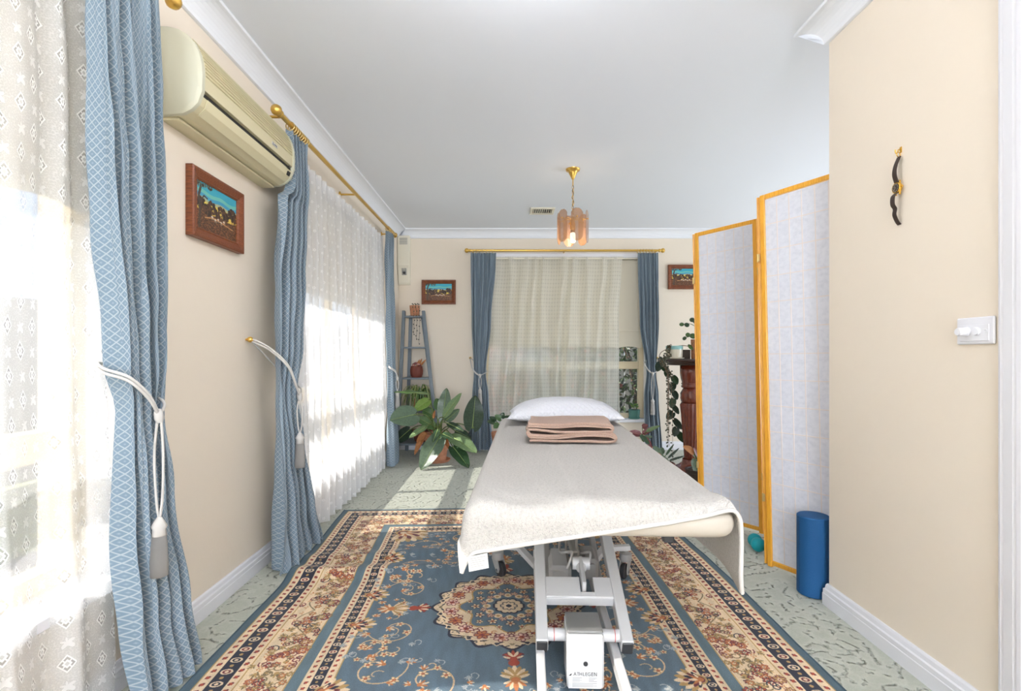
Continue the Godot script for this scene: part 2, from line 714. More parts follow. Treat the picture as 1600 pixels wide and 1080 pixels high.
	# field scrolls
	for e in [[0.43, 0.16, 0.095, 0.3, 1.0], [0.44, 0.40, 0.10, 3.5, -1.0], [0.27, 0.47, 0.105, 1.2, 1.0], [0.13, 0.62, 0.09, 4.0, -1.0], [0.40, 0.66, 0.10, 0.2, 1.0], [0.22, 0.78, 0.08, 2.4, -1.0], [0.50, 0.27, 0.06, 1.9, 1.0]]:
		var p := Vector2(e[0], e[1]) * px
		var sp := spiral(p, e[2] * px, e[3], e[4] * 0.9, 40)
		stroke(im, sp, 1.3, C(206, 172, 132))
		for k in [0, 9, 18, 27, 40]:
			var q: Vector2 = sp[k]
			if k == 40 or k == 0:
				spray(im, q, e[3] + k, 15.0, cream, rust, 5)
			else:
				rosette(im, q + Vector2.from_angle(e[3] + k * 0.7) * 7.0, 8.0, cream, red, gold, 5, k)
		for k in 3:
			var q: Vector2 = p + Vector2.from_angle(e[3] + 2.1 * k) * e[2] * px * 1.35
			stroke(im, spiral(q, 9.0, k * 2.0, 0.8, 12), 0.8, C(170, 172, 166))
			spray(im, q + Vector2(8, 3), k * 1.7, 10.0, C(176, 176, 168), C(150, 158, 158), 5)
	# sprigs scattered between the scrolls
	for k in 110:
		var p := Vector2(r.randf_range(0.03, 0.56), r.randf_range(0.03, 0.87)) * px
		if p.length() < 0.42 * px or (p.x < 0.06 * px and p.y < 0.55 * px):
			continue
		match k % 4:
			0: rosette(im, p, r.randf_range(5, 8), cream, red, gold, 5, r.randf() * 3)
			1: spray(im, p, r.randf() * TAU, r.randf_range(8, 13), cream, rust, 5)
			2:
				stroke(im, spiral(p, r.randf_range(7, 12), r.randf() * TAU, 0.9, 14), 0.8, C(166, 168, 164))
				spray(im, p + Vector2(5, -3), r.randf() * TAU, 8.0, C(172, 172, 166), C(146, 152, 154), 5)
			3: stroke(im, spiral(p, r.randf_range(10, 20), r.randf() * TAU, 0.6, 20), 1.1, C(202, 170, 132))
	# medallion
	for y in int(0.48 * px):
		for x in int(0.48 * px):
			var p := Vector2(x + 0.5, y + 0.5) / px
			var rr := p.length()
			var th := p.angle()
			var edge := 0.30 + 0.016 * cos(th * 16.0)
			var c := Color.TRANSPARENT
			if rr < edge:
				c = cream
				if rr > edge - 0.012:
					c = navy
				elif rr > 0.262 and absf(sin(th * 14.0 + rr * 90.0)) < 0.32:
					c = navy if fmod(th * 9.0, 1.0) > 0.4 else olive
				var inner := 0.185 + 0.02 * cos(th * 8.0)
				if rr < inner:
					c = blue
					if rr > inner - 0.008:
						c = gold
			if c.a > 0.0:
				im.set_pixel(x, y, c)
	for k in 5:
		var a := (k + 0.5) / 5.0 * PI / 2
		rosette(im, Vector2.from_angle(a) * 0.235 * px, 14.0, rust if k % 2 else C(226, 190, 170), red, wine, 6, a)
		stroke(im, spiral(Vector2.from_angle(a + 0.16) * 0.222 * px, 9.0, a, 1.0, 16), 1.1, wine)
	for k in 16:
		var a := (k + 0.5) / 16.0 * PI / 2
		spray(im, Vector2.from_angle(a) * 0.278 * px, a + (0.9 if k % 2 else -0.9), 10.0, navy if k % 3 else olive, cream, 3)
		stroke(im, spiral(Vector2.from_angle(a + 0.03) * (0.205 + 0.02 * (k % 3)) * px, 5.5, a * 3.0, 0.9, 10), 0.9, wine if k % 2 else rust)
	for k in 4:
		var a := float(k) / 3.0 * PI / 2
		rosette(im, Vector2.from_angle(a) * 0.135 * px, 10.0, cream, rust, navy, 5, a)
		rosette(im, Vector2.from_angle(a + 0.26) * 0.165 * px, 7.0, cream, red, olive, 5, a)
		disc(im, cos(a) * 0.09 * px, sin(a) * 0.09 * px, 8.0, cream)
		disc(im, cos(a) * 0.09 * px, sin(a) * 0.09 * px, 3.5, gold)
	for k in 3:
		var a := (k + 0.5) / 3.0 * PI / 2
		rosette(im, Vector2.from_angle(a) * 0.105 * px, 8.0, C(206, 170, 140), cream, wine, 5, a)
	rosette(im, Vector2.ZERO, 0.062 * px, cream, gold, navy, 12, 0.13)
	rosette(im, Vector2.ZERO, 0.034 * px, cream, navy, navy, 8, 0.1)
	# pendants on the axes
	for ax in [Vector2(1, 0), Vector2(0, 1)]:
		spray(im, ax * 0.325 * px, ax.angle(), 0.055 * px, wine, navy, 7)
		spray(im, ax * 0.365 * px, ax.angle() + PI, 0.05 * px, cream, red, 7)
		disc(im, ax.x * 0.385 * px, ax.y * 0.385 * px, 9.0, red)
		spray(im, ax * 0.47 * px, ax.angle() + PI, 0.07 * px, cream, gold, 9)
		spray(im, ax * 0.475 * px, ax.angle(), 0.055 * px, cream, rust, 7)
	# yarn: every tone varies a little from tuft to tuft
	for y in H:
		for x in W:
			var c := im.get_pixel(x, y)
			var k := 1.0 + 0.07 * nz.get_noise_2d(x * 9.0, y * 9.0) + 0.05 * nz.get_noise_2d(x, y * 0.25) + r.randf_range(-0.05, 0.05)
			im.set_pixel(x, y, Color(c.r * k, c.g * k, c.b * k))
	var full := Image.create(W * 2, H * 2, false, Image.FORMAT_RGB8)
	var all := Rect2i(0, 0, W, H)
	full.blit_rect(im, all, Vector2i(W, H))
	im.flip_x()
	full.blit_rect(im, all, Vector2i(0, H))
	im.flip_y()
	full.blit_rect(im, all, Vector2i(0, 0))
	im.flip_x()
	full.blit_rect(im, all, Vector2i(W, 0))
	return full

func picture_image(kind: int) -> Image:
	# embossed copper landscape: banded enamel sky, dark gums, a clearing with pale stock
	var w := 192
	var h := 132
	var r := RandomNumberGenerator.new()
	r.seed = 31 + kind
	var im := Image.create(w, h, false, Image.FORMAT_RGB8)
	var nz := noise(0.06, FastNoiseLite.TYPE_SIMPLEX, FastNoiseLite.FRACTAL_FBM, 3, 3 + kind)
	for y in h:
		for x in w:
			var t := y / float(h) + 0.02 * sin(x * 0.07 + kind)
			var c := C(58, 168, 190)
			if t > 0.16: c = C(112, 190, 178)
			if t > 0.24: c = C(64, 156, 190)
			if t > 0.32: c = C(176, 178, 140)
			if t > 0.38: c = C(224, 196, 86)
			if t > 0.60: c = C(84, 56, 38)
			if t > 0.60 and nz.get_noise_2d(x, y * 3.0) > 0.18: c = C(136, 88, 54)
			im.set_pixel(x, y, c)
	var dark := C(52, 38, 30)
	var brown := C(92, 62, 44)
	for t in [[24, 60, 20], [70, 62, 22], [50, 70, 18], [118, 58, 17], [138, 66, 14], [170, 50, 18], [184, 64, 16], [98, 76, 10]]:
		for k in 40:
			var p: Vector2 = Vector2(t[0], t[1]) + Vector2.from_angle(r.randf() * TAU) * t[2] * sqrt(r.randf()) * Vector2(1.0, 0.85)
			disc(im, p.x, p.y, r.randf_range(2.5, 6.0), dark if r.randf() < 0.6 else brown)
		stroke(im, [Vector2(t[0], t[1]), Vector2(t[0] + r.randf_range(-3, 3), h * 0.72)], 1.6, brown)
	stroke(im, [Vector2(14, 128), Vector2(18, 80), Vector2(12, 40), Vector2(22, 8)], 4.5, C(74, 62, 50))
	stroke(im, [Vector2(17, 60), Vector2(34, 36), Vector2(50, 40)], 2.2, C(74, 62, 50))
	for k in 50:
		disc(im, r.randf_range(0, 70), r.randf_range(0, 18) * (0.4 + 0.6 * r.randf()), r.randf_range(1.5, 4.0), C(96, 100, 78) if r.randf() < 0.5 else dark)
	stroke(im, [Vector2(40, 96), Vector2(80, 88), Vector2(120, 92), Vector2(176, 100)], 1.6, C(200, 150, 96))
	for k in 5:
		var p := Vector2(72 + k * 14 + kind * 6, 86 + (k % 2) * 5)
		disc(im, p.x, p.y, 4.6, C(226, 214, 196), 0.55)
		stroke(im, [p, p + Vector2(-2, 8)], 1.0, C(206, 190, 168))
		stroke(im, [p + Vector2(3, 0), p + Vector2(4, 8)], 1.0, C(206, 190, 168))
	for k in 160:
		disc(im, r.randf() * w, h * r.randf_range(0.76, 1.0), r.randf_range(0.6, 1.5), C(150, 104, 68) if r.randf() < 0.5 else dark)
	return im

func label_image() -> Image:
	var im := Image.create(160, 96, false, Image.FORMAT_RGB8)
	im.fill(C(226, 226, 224))
	for k in 4:
		im.fill_rect(Rect2i(20, 40 + k * 6, 46 - (k % 2) * 9, 2), C(120, 120, 122))
		im.fill_rect(Rect2i(100, 40 + k * 6, 40 - (k % 3) * 7, 2), C(120, 120, 122))
	for k in 4:
		im.fill_rect(Rect2i(20, 68 + k * 6, 120 - (k % 2) * 18, 2), C(130, 130, 132))
	return im

func print_image(lines: int) -> Image:
	var im := Image.create(96, 64, false, Image.FORMAT_RGB8)
	im.fill(C(236, 234, 228))
	for k in lines:
		im.fill_rect(Rect2i(12, 10 + k * 9, 72 - (k * 17) % 30, 2), C(168, 166, 160))
	return im

func make_materials() -> void:
	var plaster := noise_tex(noise(0.02, FastNoiseLite.TYPE_SIMPLEX_SMOOTH, FastNoiseLite.FRACTAL_FBM, 5, 2), 512)
	mat("wall_paint", C(238, 226, 208), 0.8, {"heightmap_enabled": true, "heightmap_texture": plaster, "heightmap_scale": 0.06, "uv1_triplanar": true, "uv1_world_triplanar": true, "uv1_scale": Vector3.ONE * 1.3})
	mat("ceiling_paint", C(236, 239, 245), 0.85)
	mat("cornice_paint", C(239, 241, 245), 0.7)
	mat("gloss_white", C(236, 236, 240), 0.35)
	mat("outside_brick", C(188, 150, 122), 0.9)
	# sculpted carpet: sage pile with winding grooves, their shade painted into the colour
	var cut_shade := noise_tex(noise(0.008, FastNoiseLite.TYPE_SIMPLEX_SMOOTH, FastNoiseLite.FRACTAL_RIDGED, 5, 21), 1024,
		[[0.0, C(212, 214, 200)], [0.35, C(200, 204, 188)], [0.70, C(216, 218, 204)], [0.80, C(202, 206, 190)], [0.88, C(160, 164, 148)], [1.0, C(112, 116, 102)]])
	var cut_h := noise_tex(noise(0.008, FastNoiseLite.TYPE_SIMPLEX_SMOOTH, FastNoiseLite.FRACTAL_RIDGED, 5, 21), 1024, [[0.0, Color.WHITE], [0.72, Color(0.9, 0.9, 0.9)], [0.86, Color(0.5, 0.5, 0.5)], [1.0, Color.BLACK]])
	var pile := noise_tex(noise(0.35, FastNoiseLite.TYPE_SIMPLEX, FastNoiseLite.FRACTAL_FBM, 2, 4), 512, [[0.0, C(150, 152, 146)], [0.45, C(226, 226, 224)], [1.0, C(255, 255, 255)]])
	var cp := textured("carpet", cut_shade, 1.0, 1.05)
	cp.heightmap_enabled = true
	cp.heightmap_texture = cut_h
	cp.heightmap_scale = 1.6
	cp.detail_enabled = true
	cp.detail_blend_mode = BaseMaterial3D.BLEND_MODE_MUL
	cp.detail_albedo = pile
	cp.detail_uv_layer = BaseMaterial3D.DETAIL_UV_2
	cp.uv2_triplanar = true
	cp.uv2_world_triplanar = true
	cp.uv2_scale = Vector3.ONE * 3.0
	cp.rim_enabled = true
	cp.rim = 0.3
	var px := 480.0
	var rug := mat("rug_pile", Color.WHITE, 1.0, {"rim_enabled": true, "rim": 0.25})
	rug.albedo_texture = tex(rug_image(int(1.01 * px), int(1.34 * px), px))
	mat("rug_edge", C(66, 86, 96), 1.0)
	# cloth
	var dm := mat("damask", Color.WHITE, 0.75, {"rim_enabled": true, "rim": 0.2, "uv1_scale": Vector3(46, 42, 1), "backlight_enabled": true, "backlight": C(70, 74, 78)})
	dm.albedo_texture = tex(damask_image())
	var lace := mat("lace", Color(1, 1, 1, 1), 0.9, {"transparency": BaseMaterial3D.TRANSPARENCY_ALPHA, "uv1_scale": Vector3(8.6, 8.6, 1), "backlight_enabled": true, "backlight": C(158, 159, 164), "cull_mode": BaseMaterial3D.CULL_DISABLED})
	lace.albedo_texture = tex(lace_image())
	var voile := mat("voile", Color(1, 1, 1, 1), 0.9, {"transparency": BaseMaterial3D.TRANSPARENCY_ALPHA, "uv1_scale": Vector3(9, 9, 1), "backlight_enabled": true, "backlight": C(188, 189, 194), "cull_mode": BaseMaterial3D.CULL_DISABLED})
	voile.albedo_texture = tex(voile_image())
	var net := mat("net", Color(1, 1, 1, 1), 0.9, {"transparency": BaseMaterial3D.TRANSPARENCY_ALPHA, "uv1_scale": Vector3(24, 24, 1), "backlight_enabled": true, "backlight": C(250, 248, 240), "cull_mode": BaseMaterial3D.CULL_DISABLED})
	net.albedo_texture = tex(net_image())
	mat("cord", C(200, 196, 190), 0.8)
	var tassel := mat("tassel", C(198, 194, 188), 0.85)
	tassel.heightmap_enabled = true
	tassel.heightmap_texture = noise_tex(noise(0.08), 256)
	tassel.heightmap_scale = 0.3
	tassel.uv1_scale = Vector3(20, 0.2, 1)
	mat("blind_cloth", C(228, 220, 200), 0.85, {"backlight_enabled": true, "backlight": C(120, 112, 96)})
	var terry_h := noise_tex(noise(0.22, FastNoiseLite.TYPE_CELLULAR, FastNoiseLite.FRACTAL_FBM, 3, 8), 512)
	var terry_c := noise_tex(noise(0.05, FastNoiseLite.TYPE_SIMPLEX, FastNoiseLite.FRACTAL_FBM, 5, 6), 512, [[0.0, C(180, 174, 166)], [0.42, C(200, 195, 187)], [0.62, C(208, 203, 195)], [1.0, C(192, 186, 178)]])
	var tw := textured("terry", terry_c, 1.0, 3.0, {"rim_enabled": true, "rim": 0.4})
	tw.heightmap_enabled = true
	tw.heightmap_texture = terry_h
	tw.heightmap_scale = 0.55
	var tan_c := noise_tex(noise(0.06, FastNoiseLite.TYPE_SIMPLEX, FastNoiseLite.FRACTAL_FBM, 5, 16), 512, [[0.0, C(180, 146, 126)], [0.5, C(200, 168, 148)], [1.0, C(212, 182, 162)]])
	var tt := textured("terry_tan", tan_c, 1.0, 5.0, {"rim_enabled": true, "rim": 0.4})
	tt.heightmap_enabled = true
	tt.heightmap_texture = terry_h
	tt.heightmap_scale = 0.4
	mat("terry_hem", C(216, 211, 203), 0.95)
	var quilt := Image.create(64, 64, false, Image.FORMAT_L8)
	for y in 64:
		for x in 64:
			var u := absf(fposmod(x / 64.0 + 0.5, 1.0) - 0.5) * 2.0
			var v := absf(fposmod(y / 64.0 + 0.5, 1.0) - 0.5) * 2.0
			var k := clampf(absf(u + v - 1.0) * 2.2, 0.0, 1.0)
			quilt.set_pixel(x, y, Color(k, k, k))
	var pl := mat("pillow_cloth", C(232, 233, 238), 0.9, {"uv1_triplanar": true, "uv1_world_triplanar": true, "uv1_scale": Vector3.ONE * 32.0})
	pl.heightmap_enabled = true
	pl.heightmap_texture = tex(quilt)
	pl.heightmap_scale = 0.35
	mat("vinyl", C(188, 179, 164), 0.45)
	mat("enamel", C(216, 216, 215), 0.3, {"clearcoat_enabled": true, "clearcoat": 0.3})
	mat("steel_grey", C(172, 170, 166), 0.4, {"metallic": 0.15})
	mat("dark_plastic", C(52, 52, 54), 0.5)
	mat("mid_plastic", C(126, 126, 124), 0.5)
	mat("red_mark", C(196, 52, 48), 0.5)
	mat("black", C(24, 24, 24), 0.5)
	mat("aircon_body", C(214, 204, 168), 0.45)
	mat("aircon_cap", C(206, 204, 182), 0.45)
	mat("aircon_dark", C(34, 32, 26), 0.6)
	mat("brass", C(226, 184, 96), 0.28, {"metallic": 0.9})
	mat("brass_pale", C(214, 190, 130), 0.35, {"metallic": 0.75})
	mat("chrome", C(205, 205, 208), 0.25, {"metallic": 0.9})
	mat("amber_glass", C(176, 128, 84, 0.5), 0.08, {"transparency": BaseMaterial3D.TRANSPARENCY_ALPHA, "cull_mode": BaseMaterial3D.CULL_DISABLED})
	mat("bulb", C(255, 250, 240), 0.4, {"emission_enabled": true, "emission": C(255, 246, 226), "emission_energy_multiplier": 2.0})
	mat("fill_globe", C(250, 248, 244), 0.4, {"emission_enabled": true, "emission": C(255, 250, 242), "emission_energy_multiplier": 2.0})  # glow of the added ceiling and floor lamps
	mat("glass", Color(1, 1, 1, 0.06), 0.02, {"transparency": BaseMaterial3D.TRANSPARENCY_ALPHA, "cull_mode": BaseMaterial3D.CULL_DISABLED})
	mat("window_frame", C(222, 206, 172), 0.5)
	mat("unit_white", C(232, 226, 208), 0.45)
	mat("unit_grey", C(150, 150, 146), 0.5)
	# timber
	var grain := noise(0.012, FastNoiseLite.TYPE_SIMPLEX_SMOOTH, FastNoiseLite.FRACTAL_FBM, 5, 12)
	var jar := noise_tex(grain, 512, [[0.0, C(88, 42, 20)], [0.5, C(124, 66, 34)], [1.0, C(146, 84, 46)]])
	var fw := textured("frame_wood", jar, 0.4, 1.0)
	fw.uv1_scale = Vector3(3, 22, 22)
	var mah := noise_tex(grain, 512, [[0.0, C(74, 26, 12)], [0.5, C(116, 46, 24)], [1.0, C(140, 62, 34)]])
	var mw := textured("mahogany", mah, 0.22, 1.0, {"clearcoat_enabled": true, "clearcoat": 0.6, "clearcoat_roughness": 0.15})
	mw.uv1_scale = Vector3(20, 2.5, 20)
	var pin := noise_tex(grain, 512, [[0.0, C(214, 144, 30)], [0.5, C(236, 170, 48)], [1.0, C(242, 184, 70)]])
	var pw := textured("pine", pin, 0.32, 1.0, {"clearcoat_enabled": true, "clearcoat": 0.4})
	pw.uv1_scale = Vector3(24, 2, 24)
	mat("tray_wood", C(62, 42, 36), 0.35)
	mat("shelf_paint", C(112, 122, 130), 0.55)
	var paper := noise_tex(noise(0.03, FastNoiseLite.TYPE_SIMPLEX, FastNoiseLite.FRACTAL_FBM, 5, 44), 512, [[0.0, C(222, 224, 230)], [0.5, C(234, 235, 240)], [1.0, C(240, 241, 245)]])
	textured("rice_paper", paper, 0.8, 2.0, {"backlight_enabled": true, "backlight": C(150, 150, 156)})
	mat("lattice", C(238, 226, 218), 0.7)
	# clay and leaves
	var clay := noise_tex(noise(0.02, FastNoiseLite.TYPE_SIMPLEX, FastNoiseLite.FRACTAL_FBM, 4, 51), 256, [[0.0, C(176, 116, 84)], [0.5, C(196, 136, 102)], [1.0, C(212, 158, 126)]])
	textured("terracotta", clay, 0.9, 4.0)
	mat("rust_pot", C(112, 54, 40), 0.6)
	mat("cream_glaze", C(226, 220, 200), 0.3)
	mat("aqua_glaze", C(150, 198, 194), 0.3)
	mat("dark_glaze", C(58, 46, 40), 0.35)
	mat("jade_glaze", C(84, 132, 122), 0.25)
	mat("soil", C(58, 44, 34), 1.0)
	for e in [["leaf_deep", C(48, 76, 46), 0.28], ["leaf_mid", C(76, 112, 56), 0.32], ["leaf_bright", C(124, 156, 66), 0.4], ["leaf_pale", C(120, 146, 98), 0.4], ["leaf_grey", C(86, 108, 82), 0.3], ["leaf_dark", C(38, 58, 40), 0.35], ["leaf_wine", C(122, 62, 62), 0.4], ["leaf_dry", C(196, 132, 78), 0.8], ["leaf_spider", C(150, 164, 96), 0.5], ["leaf_tiny", C(64, 66, 44), 0.5]]:
		var nt := noise_tex(noise(0.03, FastNoiseLite.TYPE_SIMPLEX, FastNoiseLite.FRACTAL_FBM, 3, 60), 128, [[0.0, (e[1] as Color).darkened(0.14)], [1.0, (e[1] as Color).lightened(0.1)]])
		textured(e[0], nt, e[2], 9.0, {"backlight_enabled": true, "backlight": (e[1] as Color).lightened(0.1), "cull_mode": BaseMaterial3D.CULL_DISABLED})
	mat("petal_pink", C(206, 150, 138), 0.7)
	mat("stem_green", C(96, 112, 58), 0.6)
	mat("stem_brown", C(110, 86, 62), 0.8)
	mat("rib_pale", C(150, 170, 100), 0.5)
	# small things
	var foam := noise_tex(noise(0.3, FastNoiseLite.TYPE_CELLULAR, FastNoiseLite.FRACTAL_NONE, 1, 3), 256)
	mat("foam_blue", C(8, 76, 126), 0.75, {"heightmap_enabled": true, "heightmap_texture": foam, "heightmap_scale": 0.1, "uv1_triplanar": true, "uv1_scale": Vector3.ONE * 6})
	mat("teal_rubber", C(14, 158, 168), 0.55)
	mat("strap", C(58, 44, 36), 0.6)
	mat("gold", C(232, 186, 84), 0.25, {"metallic": 0.9})
	mat("watch_dial", C(60, 52, 46), 0.35)
	mat("watch_print", C(196, 178, 150), 0.5)
	var lab := mat("rating_label", Color.WHITE, 0.4)
	lab.albedo_texture = tex(label_image())
	var pr := mat("care_print", C(226, 226, 224), 0.6)
	pr.albedo_texture = tex(print_image(5))
	var sk := mat("logo_plate", C(206, 206, 204), 0.4, {"metallic": 0.3})
	for k in 2:
		var pm := mat("copper_art_%d" % k, Color.WHITE, 0.45, {"metallic": 0.15})
		var pim := picture_image(k)
		pm.albedo_texture = tex(pim)
	# garden
	var lawn := noise_tex(noise(0.05, FastNoiseLite.TYPE_SIMPLEX, FastNoiseLite.FRACTAL_FBM, 4, 70), 512, [[0.0, C(120, 128, 84)], [1.0, C(160, 164, 118)]])
	textured("lawn", lawn, 1.0, 0.8)
	var pave := noise_tex(noise(0.05, FastNoiseLite.TYPE_SIMPLEX, FastNoiseLite.FRACTAL_FBM, 4, 71), 512, [[0.0, C(150, 146, 138)], [1.0, C(176, 172, 164)]])
	textured("paving", pave, 0.9, 0.8)
	mat("fence_paint", C(150, 150, 146), 0.6)
	mat("foliage", Color.WHITE, 0.5, {"vertex_color_use_as_albedo": true, "cull_mode": BaseMaterial3D.CULL_DISABLED, "backlight_enabled": true, "backlight": C(150, 160, 110)})
	mat("bark", C(104, 84, 66), 0.9)
	mat("roof_tile", C(150, 96, 78), 0.8)

# ---------------------------------------------------------------- room shell
func offset_corner(poly: Array, i: int, o: float) -> Vector2:
	var n := poly.size()
	var p: Vector2 = poly[i]
	var d1: Vector2 = (p - poly[(i + n - 1) % n]).normalized()
	var d2: Vector2 = (poly[(i + 1) % n] - p).normalized()
	var n1 := Vector2(-d1.y, d1.x)
	var n2 := Vector2(-d2.y, d2.x)
	return p + (n1 + n2) * o / (1.0 + n1.dot(n2))

func moulding(s: SurfaceTool, poly: Array, i: int, prof: Array, t0 := 0.0, t1 := 1.0) -> void:
	# prof: [out from the wall, height]; the run from corner i to i+1 with mitred ends
	var j := (i + 1) % poly.size()
	s.set_smooth_group(-1)
	var a := []
	var b := []
	for q in prof:
		var p0 := offset_corner(poly, i, q[0])
		var p1 := offset_corner(poly, j, q[0])
		var c0 := p0.lerp(p1, t0) if t0 > 0.0 else p0
		var c1 := p0.lerp(p1, t1) if t1 < 1.0 else p1
		a.append(V(c0.x, q[1], c0.y))
		b.append(V(c1.x, q[1], c1.y))
	for k in prof.size():
		var l := (k + 1) % prof.size()
		quad(s, a[k], b[k], b[l], a[l])
	for k in range(1, prof.size() - 1):
		tri(s, a[0], a[k], a[k + 1])
		tri(s, b[0], b[k + 1], b[k])

func wall_with_holes(s: SurfaceTool, along_x: bool, c0: float, c1: float, a0: float, a1: float, holes: Array) -> void:
	# a wall between planes c0 and c1, running a0..a1, from 0 to the ceiling; holes [a, b, sill, head]
	var edge := a0
	for h in holes:
		for e in [[edge, h[0], -0.02, CEIL + 0.1], [h[0], h[1], -0.02, h[2]], [h[0], h[1], h[3], CEIL + 0.1]]:
			if e[1] - e[0] > 0.001 and e[3] - e[2] > 0.021:
				if along_x:
					span(s, e[0], e[1], e[2], e[3], c0, c1)
				else:
					span(s, c0, c1, e[2], e[3], e[0], e[1])
		edge = h[1]
	if along_x:
		span(s, edge, a1, -0.02, CEIL + 0.1, c0, c1)
	else:
		span(s, c0, c1, -0.02, CEIL + 0.1, edge, a1)

func make_shell() -> void:
	var s := ST()
	span(s, -1.5, FAR_R + 0.3, -0.12, 0.0, REAR - 0.3, WB + 0.3)
	struct("floor", s, M.carpet)
	s = ST()
	span(s, -1.5, FAR_R + 0.3, CEIL, CEIL + 0.12, REAR - 0.3, WB + 0.3)
	struct("ceiling", s, M.ceiling_paint)
	s = ST()
	wall_with_holes(s, false, WL - 0.25, WL, REAR, WB + 0.25, [[-0.2, 1.58, 0.36, 2.1], [2.8, 4.74, 0.27, 2.1]])
	struct("wall_left", s, M.wall_paint)
	s = ST()
	wall_with_holes(s, true, WB, WB + 0.25, WL, FAR_R + 0.25, [[-0.27, 1.5, 0.33, 2.1]])
	struct("wall_back", s, M.wall_paint)
	s = ST()
	wall_with_holes(s, false, WR, WR + 0.14, REAR, CORNER, [[0.46, 1.30, -0.02, 2.05]])
	span(s, WR + 0.14, FAR_R + 0.25, -0.02, CEIL + 0.1, CORNER - 0.14, CORNER)
	struct("wall_right", s, M.wall_paint)
	s = ST()
	wall_with_holes(s, false, FAR_R, FAR_R + 0.25, CORNER, WB, [[2.5, 5.2, 0.1, 1.65]])
	struct("wall_far_right", s, M.wall_paint)
	s = ST()
	wall_with_holes(s, true, REAR - 0.25, REAR, WL - 0.25, WR + 0.14, [[-1.0, 1.15, -0.02, 2.15]])
	struct("wall_rear", s, M.wall_paint)
	# cornice and skirting, one run for each wall, mitred at the corners
	var poly := [Vector2(WL, REAR), Vector2(WR, REAR), Vector2(WR, CORNER), Vector2(FAR_R, CORNER), Vector2(FAR_R, WB), Vector2(WL, WB)]
	var cove := [[0.0, CEIL], [0.0, CEIL - 0.092], [0.008, CEIL - 0.092]]
	for k in 9:
		var a := PI / 2 * k / 8.0
		cove.append([0.092 - 0.078 * cos(a), CEIL - 0.09 + 0.078 * sin(a)])
	cove.append([0.094, CEIL - 0.008])
	cove.append([0.094, CEIL])
	var skirt := [[0.0, 0.0], [0.0, 0.09], [0.005, 0.09], [0.009, 0.084], [0.011, 0.07], [0.016, 0.066], [0.016, 0.05], [0.018, 0.048], [0.018, 0.0]]
	skirt.reverse()
	cove.reverse()
	var side := ["rear", "right", "return", "far_right", "back", "left"]
	for i in 6:
		s = ST()
		moulding(s, poly, i, cove)
		struct("trim_%d" % (i + 1), s, M.cornice_paint)
		s = ST()
		if i == 1:
			moulding(s, poly, i, skirt, 0.0, (0.40 - REAR) / (CORNER - REAR))
			moulding(s, poly, i, skirt, (1.36 - REAR) / (CORNER - REAR), 1.0)
		elif i == 0:
			moulding(s, poly, i, skirt, 0.0, 0.07)
			moulding(s, poly, i, skirt, 0.94, 1.0)
		else:
			moulding(s, poly, i, skirt)
		struct("baseboard_" + side[i], s, M.gloss_white)
	# door in the near right wall, with its architrave
	var door := struct_root("door_1")
	s = ST()
	span(s, WR + 0.05, WR + 0.085, 0.005, 2.045, 0.465, 1.295, 0.002)
	obj("leaf", s, M.gloss_white, door)
	for e in [[1.29, 1.362], [0.398, 0.47]]:
		s = ST()
		var flip: float = 1.0 if e[0] > 1.0 else -1.0
		var w: float = e[1] - e[0]
		var pr := []
		for q in [[0.0, 0.0], [0.0, 0.012], [0.10, 0.014], [0.16, 0.010], [0.24, 0.016], [0.62, 0.018], [0.70, 0.014], [0.78, 0.020], [0.95, 0.020], [1.0, 0.0]]:
			pr.append(Vector2(-q[1], q[0] * w))
		# profile in (x, d), drawn upright
		var xf := Transform3D(Basis(Vector3(1, 0, 0), Vector3(0, 0, -1), Vector3(0, 1, 0)), V(WR, 1.05, e[0]))
		if flip > 0.0:
			for k in pr.size():
				pr[k] = Vector2(pr[k].x, w - pr[k].y)
		prism(s, pr, 2.1, xf)
		obj("architrave", s, M.gloss_white, door)
	s = ST()
	span(s, WR - 0.018, WR, 2.045, 2.115, 0.47, 1.29, 0.004)
	obj("architrave", s, M.gloss_white, door)
	s = ST()
	span(s, WR, WR + 0.14, -0.01, 2.05, 1.28, 1.3)
	span(s, WR, WR + 0.14, -0.01, 2.05, 0.46, 0.48)
	span(s, WR, WR + 0.14, 2.03, 2.05, 0.48, 1.28)
	obj("jamb", s, M.gloss_white, door)
	s = ST()
	tube(s, [V(WR + 0.05, 1.0, 0.53), V(WR - 0.0, 1.0, 0.53)], 0.012, 10)
	ball(s, V(WR - 0.012, 1.0, 0.53), Vector3(0.026, 0.026, 0.026))
	obj("door_handle", s, M.brass, door)
	s = ST()
	span(s, WR + 0.14, WR + 0.2, -0.02, 2.2, 0.3, 1.4)
	struct("wall_hall", s, M.wall_paint)

